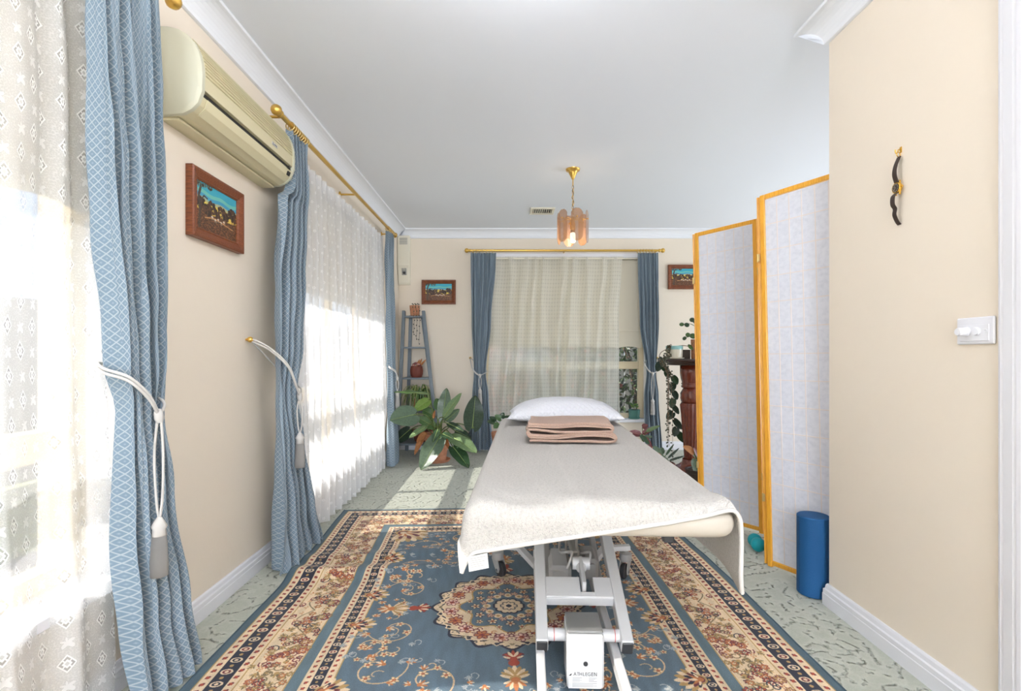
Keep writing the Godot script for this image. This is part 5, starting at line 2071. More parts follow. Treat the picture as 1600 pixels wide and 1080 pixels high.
	fl2.light_size = 0.15
	fl2.omni_range = 15.0
	fl2.omni_attenuation = 2.0
	fl2.shadow_enabled = true
	f.add_child(fl2)
	fl2.position = Vector3(0, -0.075, 0)

func make_added_floor_lamp() -> void:  # added uplighter behind the camera, a fill source
	var t := thing("added_floor_lamp", "added tall white uplighter floor lamp behind the camera, filling the ceiling with light", "floor lamp", V(0.75, 0.0, -1.6))
	var s := ST()
	lathe(s, [[0.0, 0.0], [0.14, 0.0], [0.14, 0.015], [0.03, 0.03], [0.014, 0.05]], 28)
	obj("lamp_foot", s, M.gloss_white, t)
	s = ST()
	tube(s, [Vector3(0, 0.04, 0), Vector3(0, 1.66, 0)], 0.012, 12)
	obj("lamp_pole", s, M.gloss_white, t)
	s = ST()
	lathe(s, [[0.012, 1.64], [0.07, 1.655], [0.14, 1.69], [0.18, 1.735], [0.19, 1.765], [0.184, 1.765], [0.17, 1.73], [0.0, 1.715]], 28)
	obj("lamp_bowl", s, M.gloss_white, t)
	s = ST()
	lathe(s, [[0.0, 1.728], [0.13, 1.73], [0.13, 1.738], [0.0, 1.742]], 24)
	obj("lamp_disc", s, M.fill_globe, t)

# ---------------------------------------------------------------- floor things on the right
func make_screen() -> void:
	var pts := [Vector2(1.395, 3.66), Vector2(1.218, 3.26), Vector2(1.462, 2.915), Vector2(1.262, 2.505), Vector2(1.462, 2.125)]
	var t := thing("folding_screen", "four panel folding screen of yellow pine and white paper beside the treatment table", "screen", V(1.35, 0.006, 2.85))
	t.rotation.z = 0.022
	var H := 1.80
	for k in 4:
		var a: Vector2 = pts[k]
		var b: Vector2 = pts[k + 1]
		var d := (b - a).normalized()
		a += d * 0.010
		b -= d * 0.010
		var len := a.distance_to(b)
		var c := (a + b) / 2
		var p := Node3D.new()
		p.name = "panel"
		t.add_child(p, true)
		p.position = Vector3(c.x, 0.0, -c.y) - Vector3(1.35, 0, -2.85)
		p.rotation.y = atan2(d.y, d.x)
		var w := len / 2
		var y0 := 0.012 if k != 3 else 0.010
		for e in [[-w, -w + 0.024], [w - 0.024, w]]:
			var s := ST()
			box(s, Vector3((e[0] + e[1]) / 2, H / 2, 0), Vector3(0.024, H - 0.0, 0.019), 0.002)
			obj("stile", s, M.pine, p)
		for e in [[y0, y0 + 0.022], [H - 0.022, H]]:
			var s := ST()
			box(s, Vector3(0, (e[0] + e[1]) / 2, 0), Vector3(2 * w - 0.048, e[1] - e[0], 0.018), 0.002)
			obj("rail", s, M.pine, p)
		var s2 := ST()
		box(s2, Vector3(0, H / 2, 0), Vector3(2 * w - 0.047, H - 0.05, 0.002))
		obj("paper", s2, M.rice_paper, p)
		if k == 1 or k == 3:
			for face in [0.0016, -0.0016]:
				for i in 5:
					s2 = ST()
					box(s2, Vector3(-w + 0.024 + (2 * w - 0.048) * (i + 1) / 6.0, H / 2, face), Vector3(0.0035, H - 0.06, 0.0012))
					obj("lattice_bar", s2, M.lattice, p)
				for i in 13:
					s2 = ST()
					box(s2, Vector3(0, 0.034 + (H - 0.056) * (i + 1) / 14.0, face), Vector3(2 * w - 0.05, 0.0035, 0.0012))
					obj("lattice_bar", s2, M.lattice, p)
	for k in [1, 2, 3]:
		for y in [0.33, 1.50]:
			var q: Vector2 = pts[k]
			var s := ST()
			var p := Vector3(q.x - 1.35, y, -q.y + 2.85)
			var off := Vector3(-0.012, 0, 0.0)
			tube(s, [p + off + Vector3(0, -0.02, 0), p + off + Vector3(0, 0.02, 0)], 0.0035, 8)
			box(s, p + off * 0.7, Vector3(0.006, 0.036, 0.020), 0.001)
			obj("hinge", s, M.brass_pale, t)

func make_small_things() -> void:
	var t := thing("foam_roller", "solid blue foam roller standing upright by the wall corner", "foam roller", V(1.312, 0.0, 2.205))
	var s := ST()
	lathe(s, [[0.0, 0.004], [0.060, 0.004], [0.064, 0.008], [0.064, 0.336], [0.060, 0.340], [0.0, 0.340]], 40, Transform3D(), true)
	obj("foam_body", s, M.foam_blue, t)
	s = ST()
	box(s, Vector3(-0.0635, 0.172, 0.009), Vector3(0.002, 0.32, 0.0012))
	obj("seam", s, M.foam_blue, t)
	var pb := thing("massage_ball", "teal double massage ball on the carpet under the screen", "ball", V(1.302, 0.004, 2.70))
	for e in [Vector3(0, 0.036, 0.028), Vector3(0.012, 0.036, -0.034)]:
		s = ST()
		ball(s, e, Vector3(0.036, 0.036, 0.036), 24, 16)
		obj("ball_half", s, M.teal_rubber, pb)
	s = ST()
	tube(s, [Vector3(0, 0.036, 0.02), Vector3(0.006, 0.036, -0.003), Vector3(0.012, 0.036, -0.026)], [0.03, 0.024, 0.03], 18)
	obj("ball_waist", s, M.teal_rubber, pb)

# ---------------------------------------------------------------- plants, shelf, pedestal
func leaf_shape(base: Vector3, tip: Vector3, facing: Vector3, width: float, bend := 0.12, heart := 0.0, fold := 0.18, nu := 6, nv := 10) -> SurfaceTool:
	var d := tip - base
	var L := d.length()
	d /= L
	var side := d.cross(facing).normalized()
	var n := side.cross(d)
	var s := ST()
	var f := func(u: float, v: float) -> Vector3:
		var w := pow(maxf(sin(PI * pow(v, 0.70)), 0.0), 0.62) * width
		var a := u * 2.0 - 1.0
		var back := heart * L * 0.16 * pow(absf(a), 1.5) * (1.0 - smoothstep(0.0, 0.35, v))
		var vv := v * L - back
		if v < 0.02:
			w = width * 0.35 * heart
		return base + d * vv + side * a * w * 0.5 + n * (fold * absf(a) * w * 0.5 - bend * L * v * v + 0.012 * L * sin(v * 15.0) * absf(a))
	grid(s, nu, nv, f, func(u: float, v: float) -> Vector2: return Vector2(u, v))
	return s

func rib_shape(base: Vector3, tip: Vector3, facing: Vector3, bend: float, r: float) -> SurfaceTool:
	var d := tip - base
	var L := d.length()
	d /= L
	var side := d.cross(facing).normalized()
	var n := side.cross(d)
	var pts := []
	var rad := []
	for k in 9:
		var v := k / 8.0
		pts.append(base + d * v * L + n * (0.003 - bend * L * v * v))
		rad.append(r * (1.0 - 0.8 * v))
	var s := ST()
	tube(s, pts, rad, 5)
	return s

func pot_shape(r0: float, r1: float, h: float, wall := 0.008, lip := 0.0) -> SurfaceTool:
	var s := ST()
	var pr := [[0.0, 0.0], [r0 - 0.004, 0.0], [r0, 0.004]]
	if lip > 0.0:
		pr += [[lerpf(r0, r1, 0.78), h * 0.78], [lerpf(r0, r1, 0.78) + lip, h * 0.79], [r1 + lip, h * 0.985], [r1 + lip - 0.003, h]]
	else:
		pr += [[r1, h * 0.985], [r1 - 0.002, h]]
	pr += [[r1 - wall, h], [r1 - wall - 0.002, h * 0.86], [0.0, h * 0.86]]
	lathe(s, pr, 28, Transform3D(), true)
	return s

func soil_shape(r: float, y: float) -> SurfaceTool:
	var s := ST()
	lathe(s, [[0.0, y - 0.01], [r, y - 0.01], [r, y], [r * 0.5, y + 0.006], [0.0, y + 0.008]], 18)
	return s

func make_big_plant() -> void:
	var at := V(-0.70, 0.0, 4.98)
	var t := thing("potted_philodendron", "large glossy leaved plant in a terracotta pot on the carpet by the side window", "potted plant", at)
	var s := ST()
	lathe(s, [[0.0, 0.0], [0.115, 0.0], [0.135, 0.022], [0.128, 0.026], [0.112, 0.010], [0.0, 0.010]], 28, Transform3D(), true)
	obj("saucer", s, M.terracotta, t)
	var pot := obj("pot", pot_shape(0.088, 0.128, 0.26, 0.010, 0.008), M.terracotta, t)
	pot.position.y = 0.011
	obj("soil", soil_shape(0.112, 0.245), M.soil, t)
	var crown := Vector3(0, 0.25, 0)
	var rows := [
		[V(-0.637, 0.42, 4.95), V(-0.61, 0.715, 4.98), 0.135, "leaf_grey", Vector3(-0.1, 0.2, 1)],
		[V(-0.619, 0.438, 4.9), V(-0.464, 0.678, 4.88), 0.1, "leaf_pale", Vector3(-0.5, 0.3, 0.8)],
		[V(-0.346, 0.341, 4.85), V(-0.312, 0.648, 4.8), 0.19, "leaf_dark", Vector3(0.15, 0.1, 1)],
		[V(-0.534, 0.264, 4.8), V(-0.289, 0.171, 4.62), 0.17, "leaf_pale", Vector3(0.3, 0.8, 0.6)],
		[V(-0.52, 0.172, 4.78), V(-0.358, 0.027, 4.62), 0.145, "leaf_deep", Vector3(0.4, 0.5, 0.8)],
		[V(-0.635, 0.278, 4.75), V(-0.791, 0.025, 4.55), 0.205, "leaf_grey", Vector3(-0.3, 0.45, 0.85)],
		[V(-0.867, 0.480, 4.75), V(-1.046, 0.463, 4.55), 0.215, "leaf_grey", Vector3(-0.1, 0.35, 1)],
		[V(-0.767, 0.649, 4.95), V(-1.018, 0.733, 4.6), 0.09, "leaf_mid", Vector3(0.1, 0.9, 0.4)],
		[V(-0.76, 0.603, 4.9), V(-0.894, 0.516, 4.8), 0.11, "leaf_bright", Vector3(0.2, 0.6, 0.7)],
		[V(-0.774, 0.36, 4.8), V(-0.907, 0.294, 4.65), 0.085, "leaf_pale", Vector3(-0.2, 0.7, 0.6)],
		[V(-0.965, 0.304, 4.98), V(-1.101, 0.191, 4.95), 0.13, "leaf_dark", Vector3(-0.2, 0.3, 0.9)],
		[V(-0.712, 0.333, 4.95), V(-0.888, 0.45, 4.9), 0.11, "leaf_mid", Vector3(-0.1, 0.6, 0.7)],
		[V(-0.576, 0.383, 4.85), V(-0.419, 0.342, 4.72), 0.085, "leaf_dark", Vector3(0.2, 0.7, 0.6)],
		[V(-0.603, 0.405, 4.92), V(-0.473, 0.517, 4.85), 0.085, "leaf_grey", Vector3(0.3, 0.3, 0.9)],
		[V(-0.623, 0.302, 4.75), V(-0.5, 0.29, 4.6), 0.085, "leaf_deep", Vector3(0.1, 0.7, 0.6)],
		[V(-0.659, 0.337, 4.75), V(-0.687, 0.252, 4.62), 0.06, "leaf_deep", Vector3(0, 0.6, 0.8)],
		[V(-0.514, 0.296, 4.95), V(-0.361, 0.242, 4.9), 0.1, "leaf_dark", Vector3(0.2, 0.6, 0.6)],
		[V(-0.739, 0.433, 5.05), V(-0.852, 0.496, 5.05), 0.12, "leaf_mid", Vector3(0, 0.4, 0.9)],
		[V(-0.675, 0.496, 5.05), V(-0.727, 0.605, 5.1), 0.1, "leaf_mid", Vector3(0, 0.3, 1)],
	]
	for e in rows:
		var b: Vector3 = e[0] - at
		var tp: Vector3 = e[1] - at
		var len := b.distance_to(tp)
		var lf := obj("leaf", leaf_shape(b, tp, e[4], e[2], 0.10, 0.8 if e[2] > 0.12 else 0.3, 0.16, 8, 14), M[e[3]], t)
		obj("midrib", rib_shape(b, tp, e[4], 0.10, 0.0035), M.rib_pale, lf)
		var c0 := crown + Vector3(rng.randf_range(-0.04, 0.04), -0.01, rng.randf_range(-0.04, 0.04))
		var mid := (c0 + b) / 2 + Vector3(0, 0.05 + 0.1 * (b - c0).length(), 0)
		s = ST()
		tube(s, curve_pts([c0, mid, b, b + (tp - b) * 0.06], 6), 0.0052, 7)
		obj("stalk", s, M.stem_green, t)
	for e in [[Vector3(-0.10, 0.27, 0.08), Vector3(-0.20, 0.10, 0.16), 0.06], [Vector3(0.09, 0.26, 0.06), Vector3(0.13, 0.12, 0.10), 0.045], [Vector3(-0.08, 0.29, 0.1), Vector3(-0.17, 0.22, 0.16), 0.06], [Vector3(-0.02, 0.42, 0.05), Vector3(-0.015, 0.50, 0.05), 0.03]]:
		obj("withered_leaf", leaf_shape(e[0], e[1], Vector3(-0.3, 0.2, 1), e[2], 0.2, 0.0, 0.7), M.leaf_dry, t)

func make_shelf() -> void:
	var t := thing("ladder_shelf", "grey blue painted ladder shelf in the far corner", "shelf", V(-1.0, 0.0, 5.35))
	var at := t.position
	var L := func(x: float, y: float, d: float) -> Vector3: return V(x, y, d) - at
	for e in [[-1.126, 5.14, -1.112, 5.43], [-0.70, 5.14, -0.905, 5.43], [-1.105, 5.54, -1.060, 5.54], [-0.745, 5.54, -0.935, 5.54]]:
		var s := ST()
		bar(s, L.call(e[0], 0.0, e[1]), L.call(e[2], 1.50 if e[1] < 5.5 else 1.46, e[3]), 0.032, 0.045, 0.003, Vector3.FORWARD)
		obj("leg", s, M.shelf_paint, t)
	for y in [0.13, 0.45, 0.79, 1.11, 1.44]:
		var k: float = y / 1.5
		var x0 := lerpf(-1.110, -1.098, k)
		var x1 := lerpf(-0.715, -0.920, k)
		var d0 := lerpf(5.13, 5.42, k)
		var s := ST()
		box(s, L.call((x0 + x1) / 2, y, (d0 + 5.52) / 2), Vector3(x1 - x0, 0.018, 5.52 - d0), 0.003)
		obj("shelf_board", s, M.shelf_paint, t)
	# pots on it
	var p := thing("terracotta_pot", "small terracotta pot with thin trailing stems on top of the ladder shelf", "potted plant", V(-1.005, 1.450, 5.475))
	obj("pot", pot_shape(0.046, 0.056, 0.112, 0.006), M.terracotta, p)
	obj("soil", soil_shape(0.047, 0.10), M.soil, p)
	for k in 3:
		var s := ST()
		var pts := curve_pts([Vector3(0.02 * k - 0.01, 0.10, 0.03), Vector3(0.03 * k - 0.01, 0.118, 0.062), Vector3(0.03 * k + 0.005, -0.05, 0.070), Vector3(0.028 * k, -0.20 - 0.05 * k, 0.068)], 8)
		tube(s, pts, 0.0016, 5)
		obj("trailing_stem", s, M.stem_brown, p)
		s = ST()
		for i in range(6, pts.size(), 2):
			ball(s, pts[i] + Vector3(0.005 * (1 if i % 4 == 0 else -1), 0, 0.002), Vector3(0.006, 0.007, 0.003), 6, 4)
		obj("bead_leaves", s, M.leaf_tiny, p).set_meta("kind", "stuff")
	p = thing("succulent_pot", "ribbed rust brown pot of pinkish succulents on the ladder shelf", "potted plant", V(-0.965, 0.800, 5.36))
	var s2 := ST()
	var n := 22
	var prof := [[0.050, 0.0], [0.062, 0.03], [0.066, 0.07], [0.058, 0.115], [0.052, 0.118]]
	s2.set_smooth_group(0)
	for i in prof.size() - 1:
		for k in n * 4:
			var v := []
			for q in [[k, i], [k + 1, i], [k + 1, i + 1], [k, i + 1]]:
				var a: float = TAU * q[0] / (n * 4)
				var r: float = prof[q[1]][0] * (1.0 + 0.035 * cos(a * n))
				v.append(Vector3(cos(a) * r, prof[q[1]][1], -sin(a) * r))
			quad(s2, v[0], v[1], v[2], v[3])
	obj("pot", s2, M.rust_pot, p)
	obj("soil", soil_shape(0.052, 0.108), M.soil, p)
	for k in 7:
		var a := TAU * k / 7.0
		var c := Vector3(cos(a) * 0.032, 0.118 + 0.01 * (k % 3), sin(a) * 0.03)
		s2 = ST()
		for j in 7:
			var b := TAU * j / 7.0 + k
			ball(s2, c + Vector3(cos(b) * 0.011, 0.008, sin(b) * 0.011), Vector3(0.008, 0.010, 0.008), 6, 4)
		ball(s2, c + Vector3(0, 0.014, 0), Vector3(0.007, 0.009, 0.007), 6, 4)
		obj("rosette", s2, M.petal_pink if k % 2 else M.leaf_wine, p)
	for e in [[Vector3(0.02, 0.11, 0), Vector3(0.055, 0.20, 0.01)], [Vector3(0.03, 0.11, 0), Vector3(0.10, 0.19, 0.02)], [Vector3(0.0, 0.11, 0), Vector3(0.03, 0.19, 0.0)]]:
		obj("leaf", leaf_shape(e[0], e[1], Vector3(0, 0.3, 1), 0.022, 0.1, 0.0, 0.3), M.leaf_dry, p)
	# spider plant on the middle board
	p = thing("spider_plant", "spider plant with long striped leaves on the ladder shelf behind the large plant", "potted plant", V(-0.93, 0.460, 5.30))
	obj("pot", pot_shape(0.05, 0.068, 0.12, 0.006, 0.004), M.terracotta, p)
	obj("soil", soil_shape(0.058, 0.105), M.soil, p)
	for k in 64:
		var a := rng.randf() * TAU
		var r := rng.randf_range(0.12, 0.23)
		var up := rng.randf_range(0.04, 0.14)
		var o := Vector3(cos(a), 0, sin(a) * 0.75)
		var pts := curve_pts([Vector3(0, 0.105, 0) + o * 0.02, Vector3(0, 0.13 + up, 0) + o * r * 0.45, Vector3(0, 0.11 + up * 0.6, 0) + o * r * 0.85, Vector3(0, -0.02 + rng.randf_range(-0.1, 0.08), 0) + o * r * 1.12], 4)
		var q := ST()
		var m := pts.size()
		grid(q, 2, m - 1, func(u: float, v: float) -> Vector3:
			var i := clampi(int(round(v * (m - 1))), 0, m - 1)
			var w := 0.016 * (1.0 - pow(v, 3.0))
			var sd := o.cross(Vector3.UP).normalized()
			return pts[i] + sd * (u - 0.5) * w + Vector3(0, 0.003 * absf(u - 0.5), 0), func(u: float, v: float) -> Vector2: return Vector2(u, v))
		obj("leaf", q, M.leaf_spider if k % 3 else M.leaf_mid, p)
	p = thing("terracotta_pot", "wide terracotta bowl on the lowest board of the ladder shelf", "pot", V(-0.90, 0.140, 5.32))
	obj("pot", pot_shape(0.075, 0.11, 0.12, 0.008, 0.005), M.rust_pot, p)
	obj("soil", soil_shape(0.095, 0.105), M.soil, p)

func make_pedestal() -> void:
	var c := V(1.585, 0.0, 4.46)
	var t := thing("plant_pedestal", "carved mahogany plant pedestal with fluted column and dark round top", "pedestal", c)
	var s := ST()
	lathe(s, [[0.0, 0.0], [0.19, 0.0], [0.20, 0.02], [0.19, 0.045], [0.13, 0.065], [0.10, 0.08], [0.075, 0.10], [0.07, 0.13]], 32)
	obj("foot", s, M.mahogany, t)
	# fluted, tapering shaft
	s = ST()
	s.set_smooth_group(0)
	var n := 16
	var per := 6
	var lv := [[0.052, 0.13], [0.056, 0.20], [0.066, 0.35], [0.078, 0.52], [0.086, 0.60], [0.082, 0.615]]
	for i in lv.size() - 1:
		for k in n * per:
			var v := []
			for q in [[k, i], [k + 1, i], [k + 1, i + 1], [k, i + 1]]:
				var a: float = TAU * q[0] / (n * per)
				var fl := 0.11 * pow(absf(cos(a * n / 2.0)), 0.6)
				if q[1] == lv.size() - 1:
					fl = 0.06
				var r: float = lv[q[1]][0] * (1.06 - fl)
				v.append(Vector3(cos(a) * r, lv[q[1]][1], -sin(a) * r))
			quad(s, v[0], v[1], v[2], v[3])
	obj("fluted_shaft", s, M.mahogany, t)
	# carved bulb, collar and capital
	s = ST()
	s.set_smooth_group(0)
	var bl := [[0.062, 0.605], [0.080, 0.625], [0.086, 0.66], [0.084, 0.70], [0.070, 0.735], [0.060, 0.745]]
	for i in bl.size() - 1:
		for k in 48:
			var v := []
			for q in [[k, i], [k + 1, i], [k + 1, i + 1], [k, i + 1]]:
				var a: float = TAU * q[0] / 48
				var r: float = bl[q[1]][0] * (1.0 + 0.045 * sin(a * 8.0 + bl[q[1]][1] * 70.0))
				v.append(Vector3(cos(a) * r, bl[q[1]][1], -sin(a) * r))
			quad(s, v[0], v[1], v[2], v[3])
	obj("carved_bulb", s, M.mahogany, t)
	s = ST()
	lathe(s, [[0.058, 0.742], [0.078, 0.750], [0.082, 0.762], [0.072, 0.772], [0.080, 0.782], [0.076, 0.792]], 28)
	obj("collar", s, M.mahogany, t)
	s = ST()
	lathe(s, [[0.072, 0.790], [0.084, 0.83], [0.090, 0.88], [0.090, 0.945], [0.0, 0.945]], 28)
	obj("capital", s, M.mahogany, t)
	s = ST()
	lathe(s, [[0.0, 0.944], [0.185, 0.944], [0.20, 0.952], [0.205, 0.964], [0.262, 0.972], [0.278, 0.982], [0.278, 0.990], [0.268, 0.997], [0.0, 0.997]], 48, Transform3D(), true)
	obj("top_board", s, M.tray_wood, t)
	# pots on top
	var p := thing("cream_pot", "cream glazed pot with an aqua rim and trailing strings on the pedestal", "potted plant", c + Vector3(-0.165, 0.998, 0.07))
	s = ST()
	lathe(s, [[0.0, 0.0], [0.072, 0.0], [0.082, 0.008], [0.080, 0.012], [0.0, 0.012]], 24, Transform3D(), true)
	obj("saucer", s, M.cream_glaze, p)
	var pt := obj("pot", pot_shape(0.066, 0.070, 0.098, 0.006), M.cream_glaze, p)
	pt.position.y = 0.013
	s = ST()
	lathe(s, [[0.0706, 0.082], [0.0710, 0.110], [0.0680, 0.1125]], 28)
	obj("glaze_band", s, M.aqua_glaze, pt)
	pt.get_child(0).position.y = -0.013
	obj("soil", soil_shape(0.060, 0.104), M.soil, p)
	for k in 6:
		var a := PI * 0.55 + k * 0.16
		var o := Vector3(cos(a), 0, -0.15 + 0.18 * (k % 4))
		var ln := rng.randf_range(0.45, 0.80) if k != 3 else 0.84
		var hang := Vector3(-0.078 - 0.012 * (k % 3) + rng.randf_range(-0.01, 0.01), 0, 0.06 + 0.012 * k)
		var out := Vector3(-0.142 - 0.010 * (k % 3), 0, 0.16 + 0.014 * (k % 4))
		var pts := curve_pts([Vector3(-0.03, 0.11, 0.03), Vector3(-0.055, 0.122, 0.055), hang + Vector3(0, 0.03, 0), out + Vector3(0, -0.02, 0), out + Vector3(0.045, -0.12, 0.0), out + Vector3(0.05 + rng.randf_range(-0.01, 0.01), -ln * 0.5, 0), out + Vector3(0.05 + rng.randf_range(-0.015, 0.015), -ln, 0)], 7)
		s = ST()
		tube(s, pts, 0.0013, 5)
		obj("trailing_stem", s, M.stem_brown, p)
		s = ST()
		for i in range(8, pts.size()):
			for q in 1:
				ball(s, (pts[i] as Vector3) + Vector3(rng.randf_range(-0.016, 0.016), rng.randf_range(-0.006, 0.006), rng.randf_range(-0.006, 0.010)), Vector3(0.0075, 0.0065, 0.003), 6, 4)
		obj("bead_leaves", s, M.leaf_tiny, p).set_meta("kind", "stuff")
	p = thing("dark_pot", "small dark brown square pot between the cream and terracotta pots", "pot", c + Vector3(-0.058, 0.998, 0.02))
	s = ST()
	for e in [[-0.036, -0.031, -0.036, 0.036], [0.031, 0.036, -0.036, 0.036], [-0.031, 0.031, -0.036, -0.031], [-0.031, 0.031, 0.031, 0.036]]:
		box(s, Vector3((e[0] + e[1]) / 2, 0.04, (e[2] + e[3]) / 2), Vector3(e[1] - e[0], 0.08, e[3] - e[2]), 0.001)
	obj("pot", s, M.dark_glaze, p)
	s = ST()
	box(s, Vector3(0, 0.036, 0), Vector3(0.062, 0.066, 0.062))
	obj("soil", s, M.soil, p)
	p = thing("pilea_pot", "round leaved pilea in a terracotta cylinder pot on the pedestal", "potted plant", c + Vector3(0.055, 0.998, 0.06))
	obj("pot", pot_shape(0.070, 0.073, 0.168, 0.007), M.terracotta, p)
	obj("soil", soil_shape(0.062, 0.150), M.soil, p)
	s = ST()
	tube(s, curve_pts([Vector3(0.01, 0.15, 0), Vector3(-0.005, 0.22, 0), Vector3(-0.03, 0.28, 0.0), Vector3(-0.05, 0.33, 0)], 5), 0.006, 8)
	obj("trunk", s, M.stem_green, p)
	for e in [[-0.115, 0.205, 0.020], [-0.148, 0.175, 0.018], [-0.07, 0.195, 0.028], [-0.10, 0.10, 0.03], [-0.122, 0.290, 0.022], [-0.16, 0.295, 0.020], [-0.088, 0.332, 0.021], [-0.055, 0.30, 0.018], [-0.07, 0.315, 0.015], [-0.035, 0.365, 0.026], [0.02, 0.30, 0.024], [0.05, 0.26, 0.026], [0.06, 0.35, 0.022], [-0.02, 0.24, 0.022], [0.05, 0.20, 0.024]]:
		var q := Vector3(e[0], e[1], 0.045 + rng.randf_range(-0.03, 0.03))
		var st := Vector3(-0.01 - 0.04 * clampf((e[1] - 0.16) * 4.0, 0.0, 1.0), clampf(e[1] - 0.02, 0.17, 0.31), 0.0)
		s = ST()
		tube(s, curve_pts([st, (st + q) / 2 + Vector3(0, 0.02, 0), q], 5), 0.0016, 5)
		obj("leaf_stalk", s, M.stem_green, p)
		s = ST()
		var tilt := Basis(Vector3.RIGHT, rng.randf_range(0.8, 1.5)) * Basis(Vector3.BACK, rng.randf_range(-0.7, 0.7))
		lathe(s, [[0.0, -0.001], [e[2] * 0.6, -0.0006], [e[2], 0.0016], [e[2] * 0.6, 0.001], [0.0, 0.0]], 14, Transform3D(Basis(Vector3.UP, rng.randf_range(-0.6, 0.6)) * tilt, q))
		obj("leaf", s, M.leaf_mid if rng.randf() < 0.6 else M.leaf_deep, p)
	p = thing("plant_marker", "small pale stick lying on the pedestal top in front of the pots", "stick", c + Vector3(0.0, 0.998, 0.19))
	s = ST()
	box(s, Vector3(0, 0.006, 0), Vector3(0.062, 0.010, 0.014), 0.003)
	obj("stick_body", s, M.cream_glaze, p)
	# heart leaved climber whose stems hang from the back of the top and drape round the column
	p = thing("trailing_climber", "heart leaved trailing plant hanging around the pedestal column", "potted plant", c + Vector3(0.13, 0.998, -0.12))
	obj("pot", pot_shape(0.05, 0.062, 0.10, 0.006), M.dark_glaze, p)
	obj("soil", soil_shape(0.053, 0.088), M.soil, p)
	var base := p.position - c
	var vines := [
		[Vector3(-0.05, 0.10, -0.03), Vector3(-0.15, 0.12, -0.10), Vector3(-0.30, 0.06, -0.17), Vector3(-0.315, -0.05, -0.14), Vector3(-0.23, -0.16, -0.06), Vector3(-0.235, -0.34, -0.02), Vector3(-0.245, -0.50, 0.0), Vector3(-0.215, -0.66, 0.04)],
		[Vector3(0.03, 0.10, 0.0), Vector3(0.10, 0.12, -0.02), Vector3(0.165, 0.05, 0.02), Vector3(0.168, -0.04, 0.04), Vector3(0.03, -0.16, 0.10), Vector3(-0.015, -0.35, 0.14), Vector3(-0.01, -0.55, 0.15), Vector3(-0.025, -0.74, 0.16)],
	]
	for vn in vines:
		s = ST()
		var pts := curve_pts(vn, 8)
		tube(s, pts, 0.003, 6)
		obj("stem", s, M.stem_brown, p)
		var k := 20
		while k < pts.size():
			var b: Vector3 = pts[k]
			var sgn := 1.0 if (k / 3) % 2 == 0 else -1.0
			var tp := b + Vector3(0.045 * sgn + rng.randf_range(-0.02, 0.02), rng.randf_range(-0.085, -0.04), 0.03)
			obj("leaf", leaf_shape(b, tp, Vector3(0.2 * sgn, 0.3, 1), rng.randf_range(0.055, 0.075), 0.1, 0.9, 0.12), M.leaf_dark if rng.randf() < 0.6 else M.leaf_deep, p)
			k += 3

func rosette_plant(called: String, label: String, at: Vector3, r: float, h: float, leaves: Array, potm: String) -> void:
	var t := thing(called, label, "potted plant", at)
	obj("pot", pot_shape(r * 0.75, r, h, 0.007, 0.004), M[potm], t)
	obj("soil", soil_shape(r - 0.012, h * 0.88), M.soil, t)
	for e in leaves:
		var b := Vector3(e[0][0], e[0][1], e[0][2])
		var tp := Vector3(e[1][0], e[1][1], e[1][2])
		var s := ST()
		tube(s, curve_pts([Vector3(0, h * 0.88, 0), Vector3(b.x * 0.4, lerpf(h, b.y, 0.65), b.z * 0.4), b], 5), 0.004, 6)
		obj("stalk", s, M.stem_green, t)
		obj("leaf", leaf_shape(b, tp, Vector3(rng.randf_range(-0.4, 0.4), 0.6, 0.8), e[2], 0.1, 0.0, 0.25), M[e[3]], t)

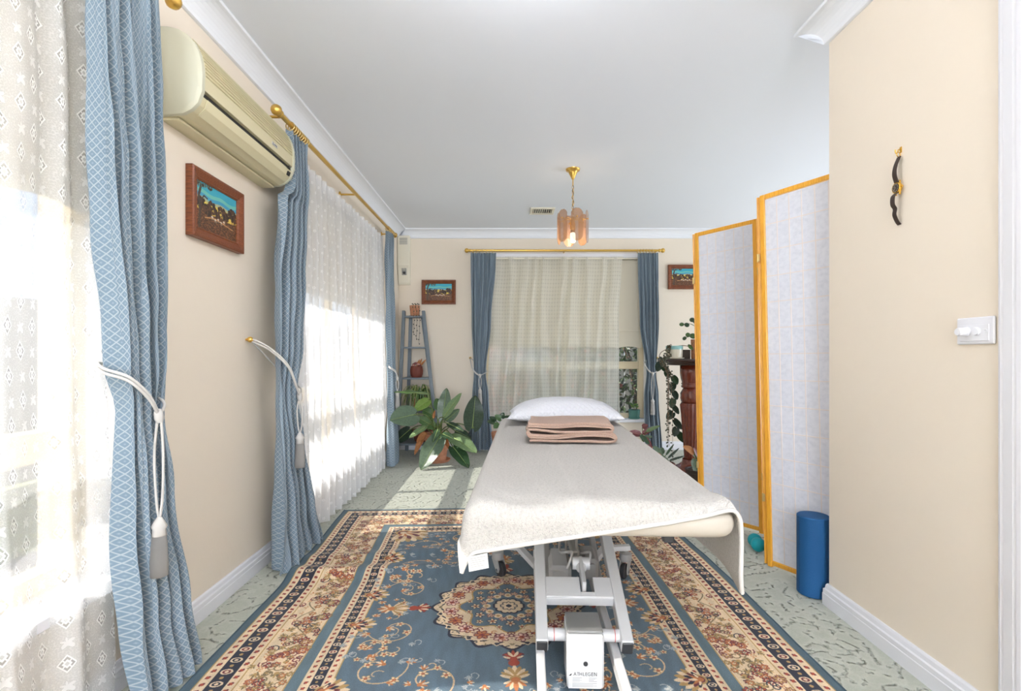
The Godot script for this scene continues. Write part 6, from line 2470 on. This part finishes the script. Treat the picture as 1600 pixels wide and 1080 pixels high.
func make_floor_plants() -> void:
	rosette_plant("potted_cordyline", "potted plant with wine red and green leaves between bed and back window", V(1.30, 0.0, 4.95), 0.085, 0.15, [
		[[-0.03, 0.28, 0.04], [-0.15, 0.315, 0.10], 0.05, "leaf_wine"], [[-0.02, 0.27, 0.03], [0.10, 0.35, 0.05], 0.055, "leaf_wine"], [[0.01, 0.30, 0.06], [0.135, 0.37, 0.10], 0.04, "leaf_pale"],
		[[-0.05, 0.27, 0.07], [0.02, 0.20, 0.16], 0.05, "leaf_deep"], [[0.0, 0.25, 0.06], [0.05, 0.16, 0.14], 0.05, "leaf_wine"], [[-0.01, 0.33, 0.0], [0.04, 0.36, 0.02], 0.06, "leaf_wine"], [[0.02, 0.22, -0.03], [0.12, 0.24, -0.1], 0.05, "leaf_deep"], [[-0.02, 0.24, -0.03], [-0.10, 0.26, -0.1], 0.05, "leaf_wine"]], "terracotta")
	rosette_plant("potted_foliage_plant", "low potted plant with long green leaves in front of the pedestal", V(1.27, 0.0, 4.24), 0.10, 0.14, [
		[[-0.08, 0.28, 0.02], [0.0, 0.20, 0.06], 0.05, "leaf_grey"], [[-0.02, 0.20, 0.03], [0.055, 0.11, 0.10], 0.05, "leaf_grey"], [[-0.10, 0.22, 0.0], [-0.16, 0.25, 0.02], 0.045, "leaf_deep"],
		[[-0.06, 0.23, 0.05], [-0.02, 0.17, 0.12], 0.04, "leaf_dry"], [[0.04, 0.18, 0.02], [0.13, 0.27, 0.04], 0.02, "leaf_dark"], [[0.05, 0.16, 0.02], [0.17, 0.21, 0.05], 0.02, "leaf_dark"], [[0.03, 0.20, 0.0], [0.09, 0.30, 0.02], 0.02, "leaf_deep"], [[0.0, 0.2, -0.04], [0.05, 0.25, -0.14], 0.05, "leaf_deep"], [[-0.04, 0.2, -0.04], [-0.08, 0.24, -0.14], 0.05, "leaf_deep"]], "rust_pot")
	rosette_plant("potted_calathea", "potted plant with curling dark red and green leaves at the foot of the pedestal", V(1.50, 0.0, 4.06), 0.095, 0.13, [
		[[-0.05, 0.22, 0.03], [-0.02, 0.07, 0.09], 0.065, "leaf_grey"], [[0.02, 0.25, 0.03], [0.085, 0.06, 0.10], 0.07, "leaf_grey"], [[-0.03, 0.25, 0.0], [-0.12, 0.315, 0.02], 0.07, "leaf_dry"],
		[[0.03, 0.26, 0.02], [0.12, 0.30, 0.05], 0.06, "leaf_wine"], [[0.0, 0.22, 0.0], [-0.03, 0.30, 0.0], 0.04, "leaf_wine"], [[0.05, 0.2, 0.02], [0.13, 0.16, 0.10], 0.06, "leaf_dark"], [[0.05, 0.24, -0.02], [0.14, 0.24, -0.06], 0.06, "leaf_deep"], [[0.0, 0.2, -0.05], [0.02, 0.26, -0.15], 0.06, "leaf_deep"]], "dark_glaze")
	rosette_plant("potted_peperomia", "bushy dark green potted plant under the net curtain beside the pillow", V(-0.08, 0.0, 5.28), 0.10, 0.24, [
		[[-0.06, 0.34, 0.03], [-0.14, 0.36, 0.07], 0.07, "leaf_deep"], [[0.0, 0.37, 0.03], [-0.06, 0.42, 0.07], 0.07, "leaf_mid"], [[0.02, 0.36, 0.04], [0.10, 0.41, 0.08], 0.07, "leaf_deep"], [[0.04, 0.33, 0.05], [0.13, 0.34, 0.09], 0.07, "leaf_mid"],
		[[-0.02, 0.33, 0.06], [-0.07, 0.30, 0.13], 0.07, "leaf_mid"], [[0.02, 0.32, 0.06], [0.05, 0.29, 0.14], 0.07, "leaf_deep"], [[0.0, 0.38, 0.0], [0.03, 0.44, 0.0], 0.06, "leaf_deep"], [[-0.05, 0.35, 0.0], [-0.12, 0.40, 0.0], 0.06, "leaf_deep"], [[0.05, 0.37, 0.0], [0.12, 0.40, 0.01], 0.06, "leaf_mid"]], "terracotta")
	var t := thing("jade_pot", "jade green glazed pot with a small seedling on the back window sill", "potted plant", V(1.375, 0.335, 5.615))
	var s := ST()
	lathe(s, [[0.0, 0.0], [0.052, 0.0], [0.062, 0.006], [0.062, 0.018], [0.058, 0.020], [0.0, 0.020]], 24, Transform3D(), true)
	obj("saucer", s, M.jade_glaze, t)
	var pt := obj("pot", pot_shape(0.056, 0.064, 0.082, 0.005), M.jade_glaze, t)
	pt.position.y = 0.019
	obj("soil", soil_shape(0.056, 0.092), M.soil, t)
	for k in 9:
		var a := TAU * k / 9.0
		var b := Vector3(cos(a) * 0.015, 0.12 + 0.012 * (k % 3), sin(a) * 0.012)
		obj("leaf", leaf_shape(b, b + Vector3(cos(a) * 0.035, 0.022 + 0.012 * (k % 2), sin(a) * 0.03), Vector3(0, 1, 0.7), 0.028, 0.1, 0.0, 0.2), M.leaf_mid if k % 2 else M.leaf_bright, t)
	s = ST()
	tube(s, [Vector3(0, 0.09, 0), Vector3(0, 0.14, 0)], 0.004, 6)
	obj("stem", s, M.stem_green, t)
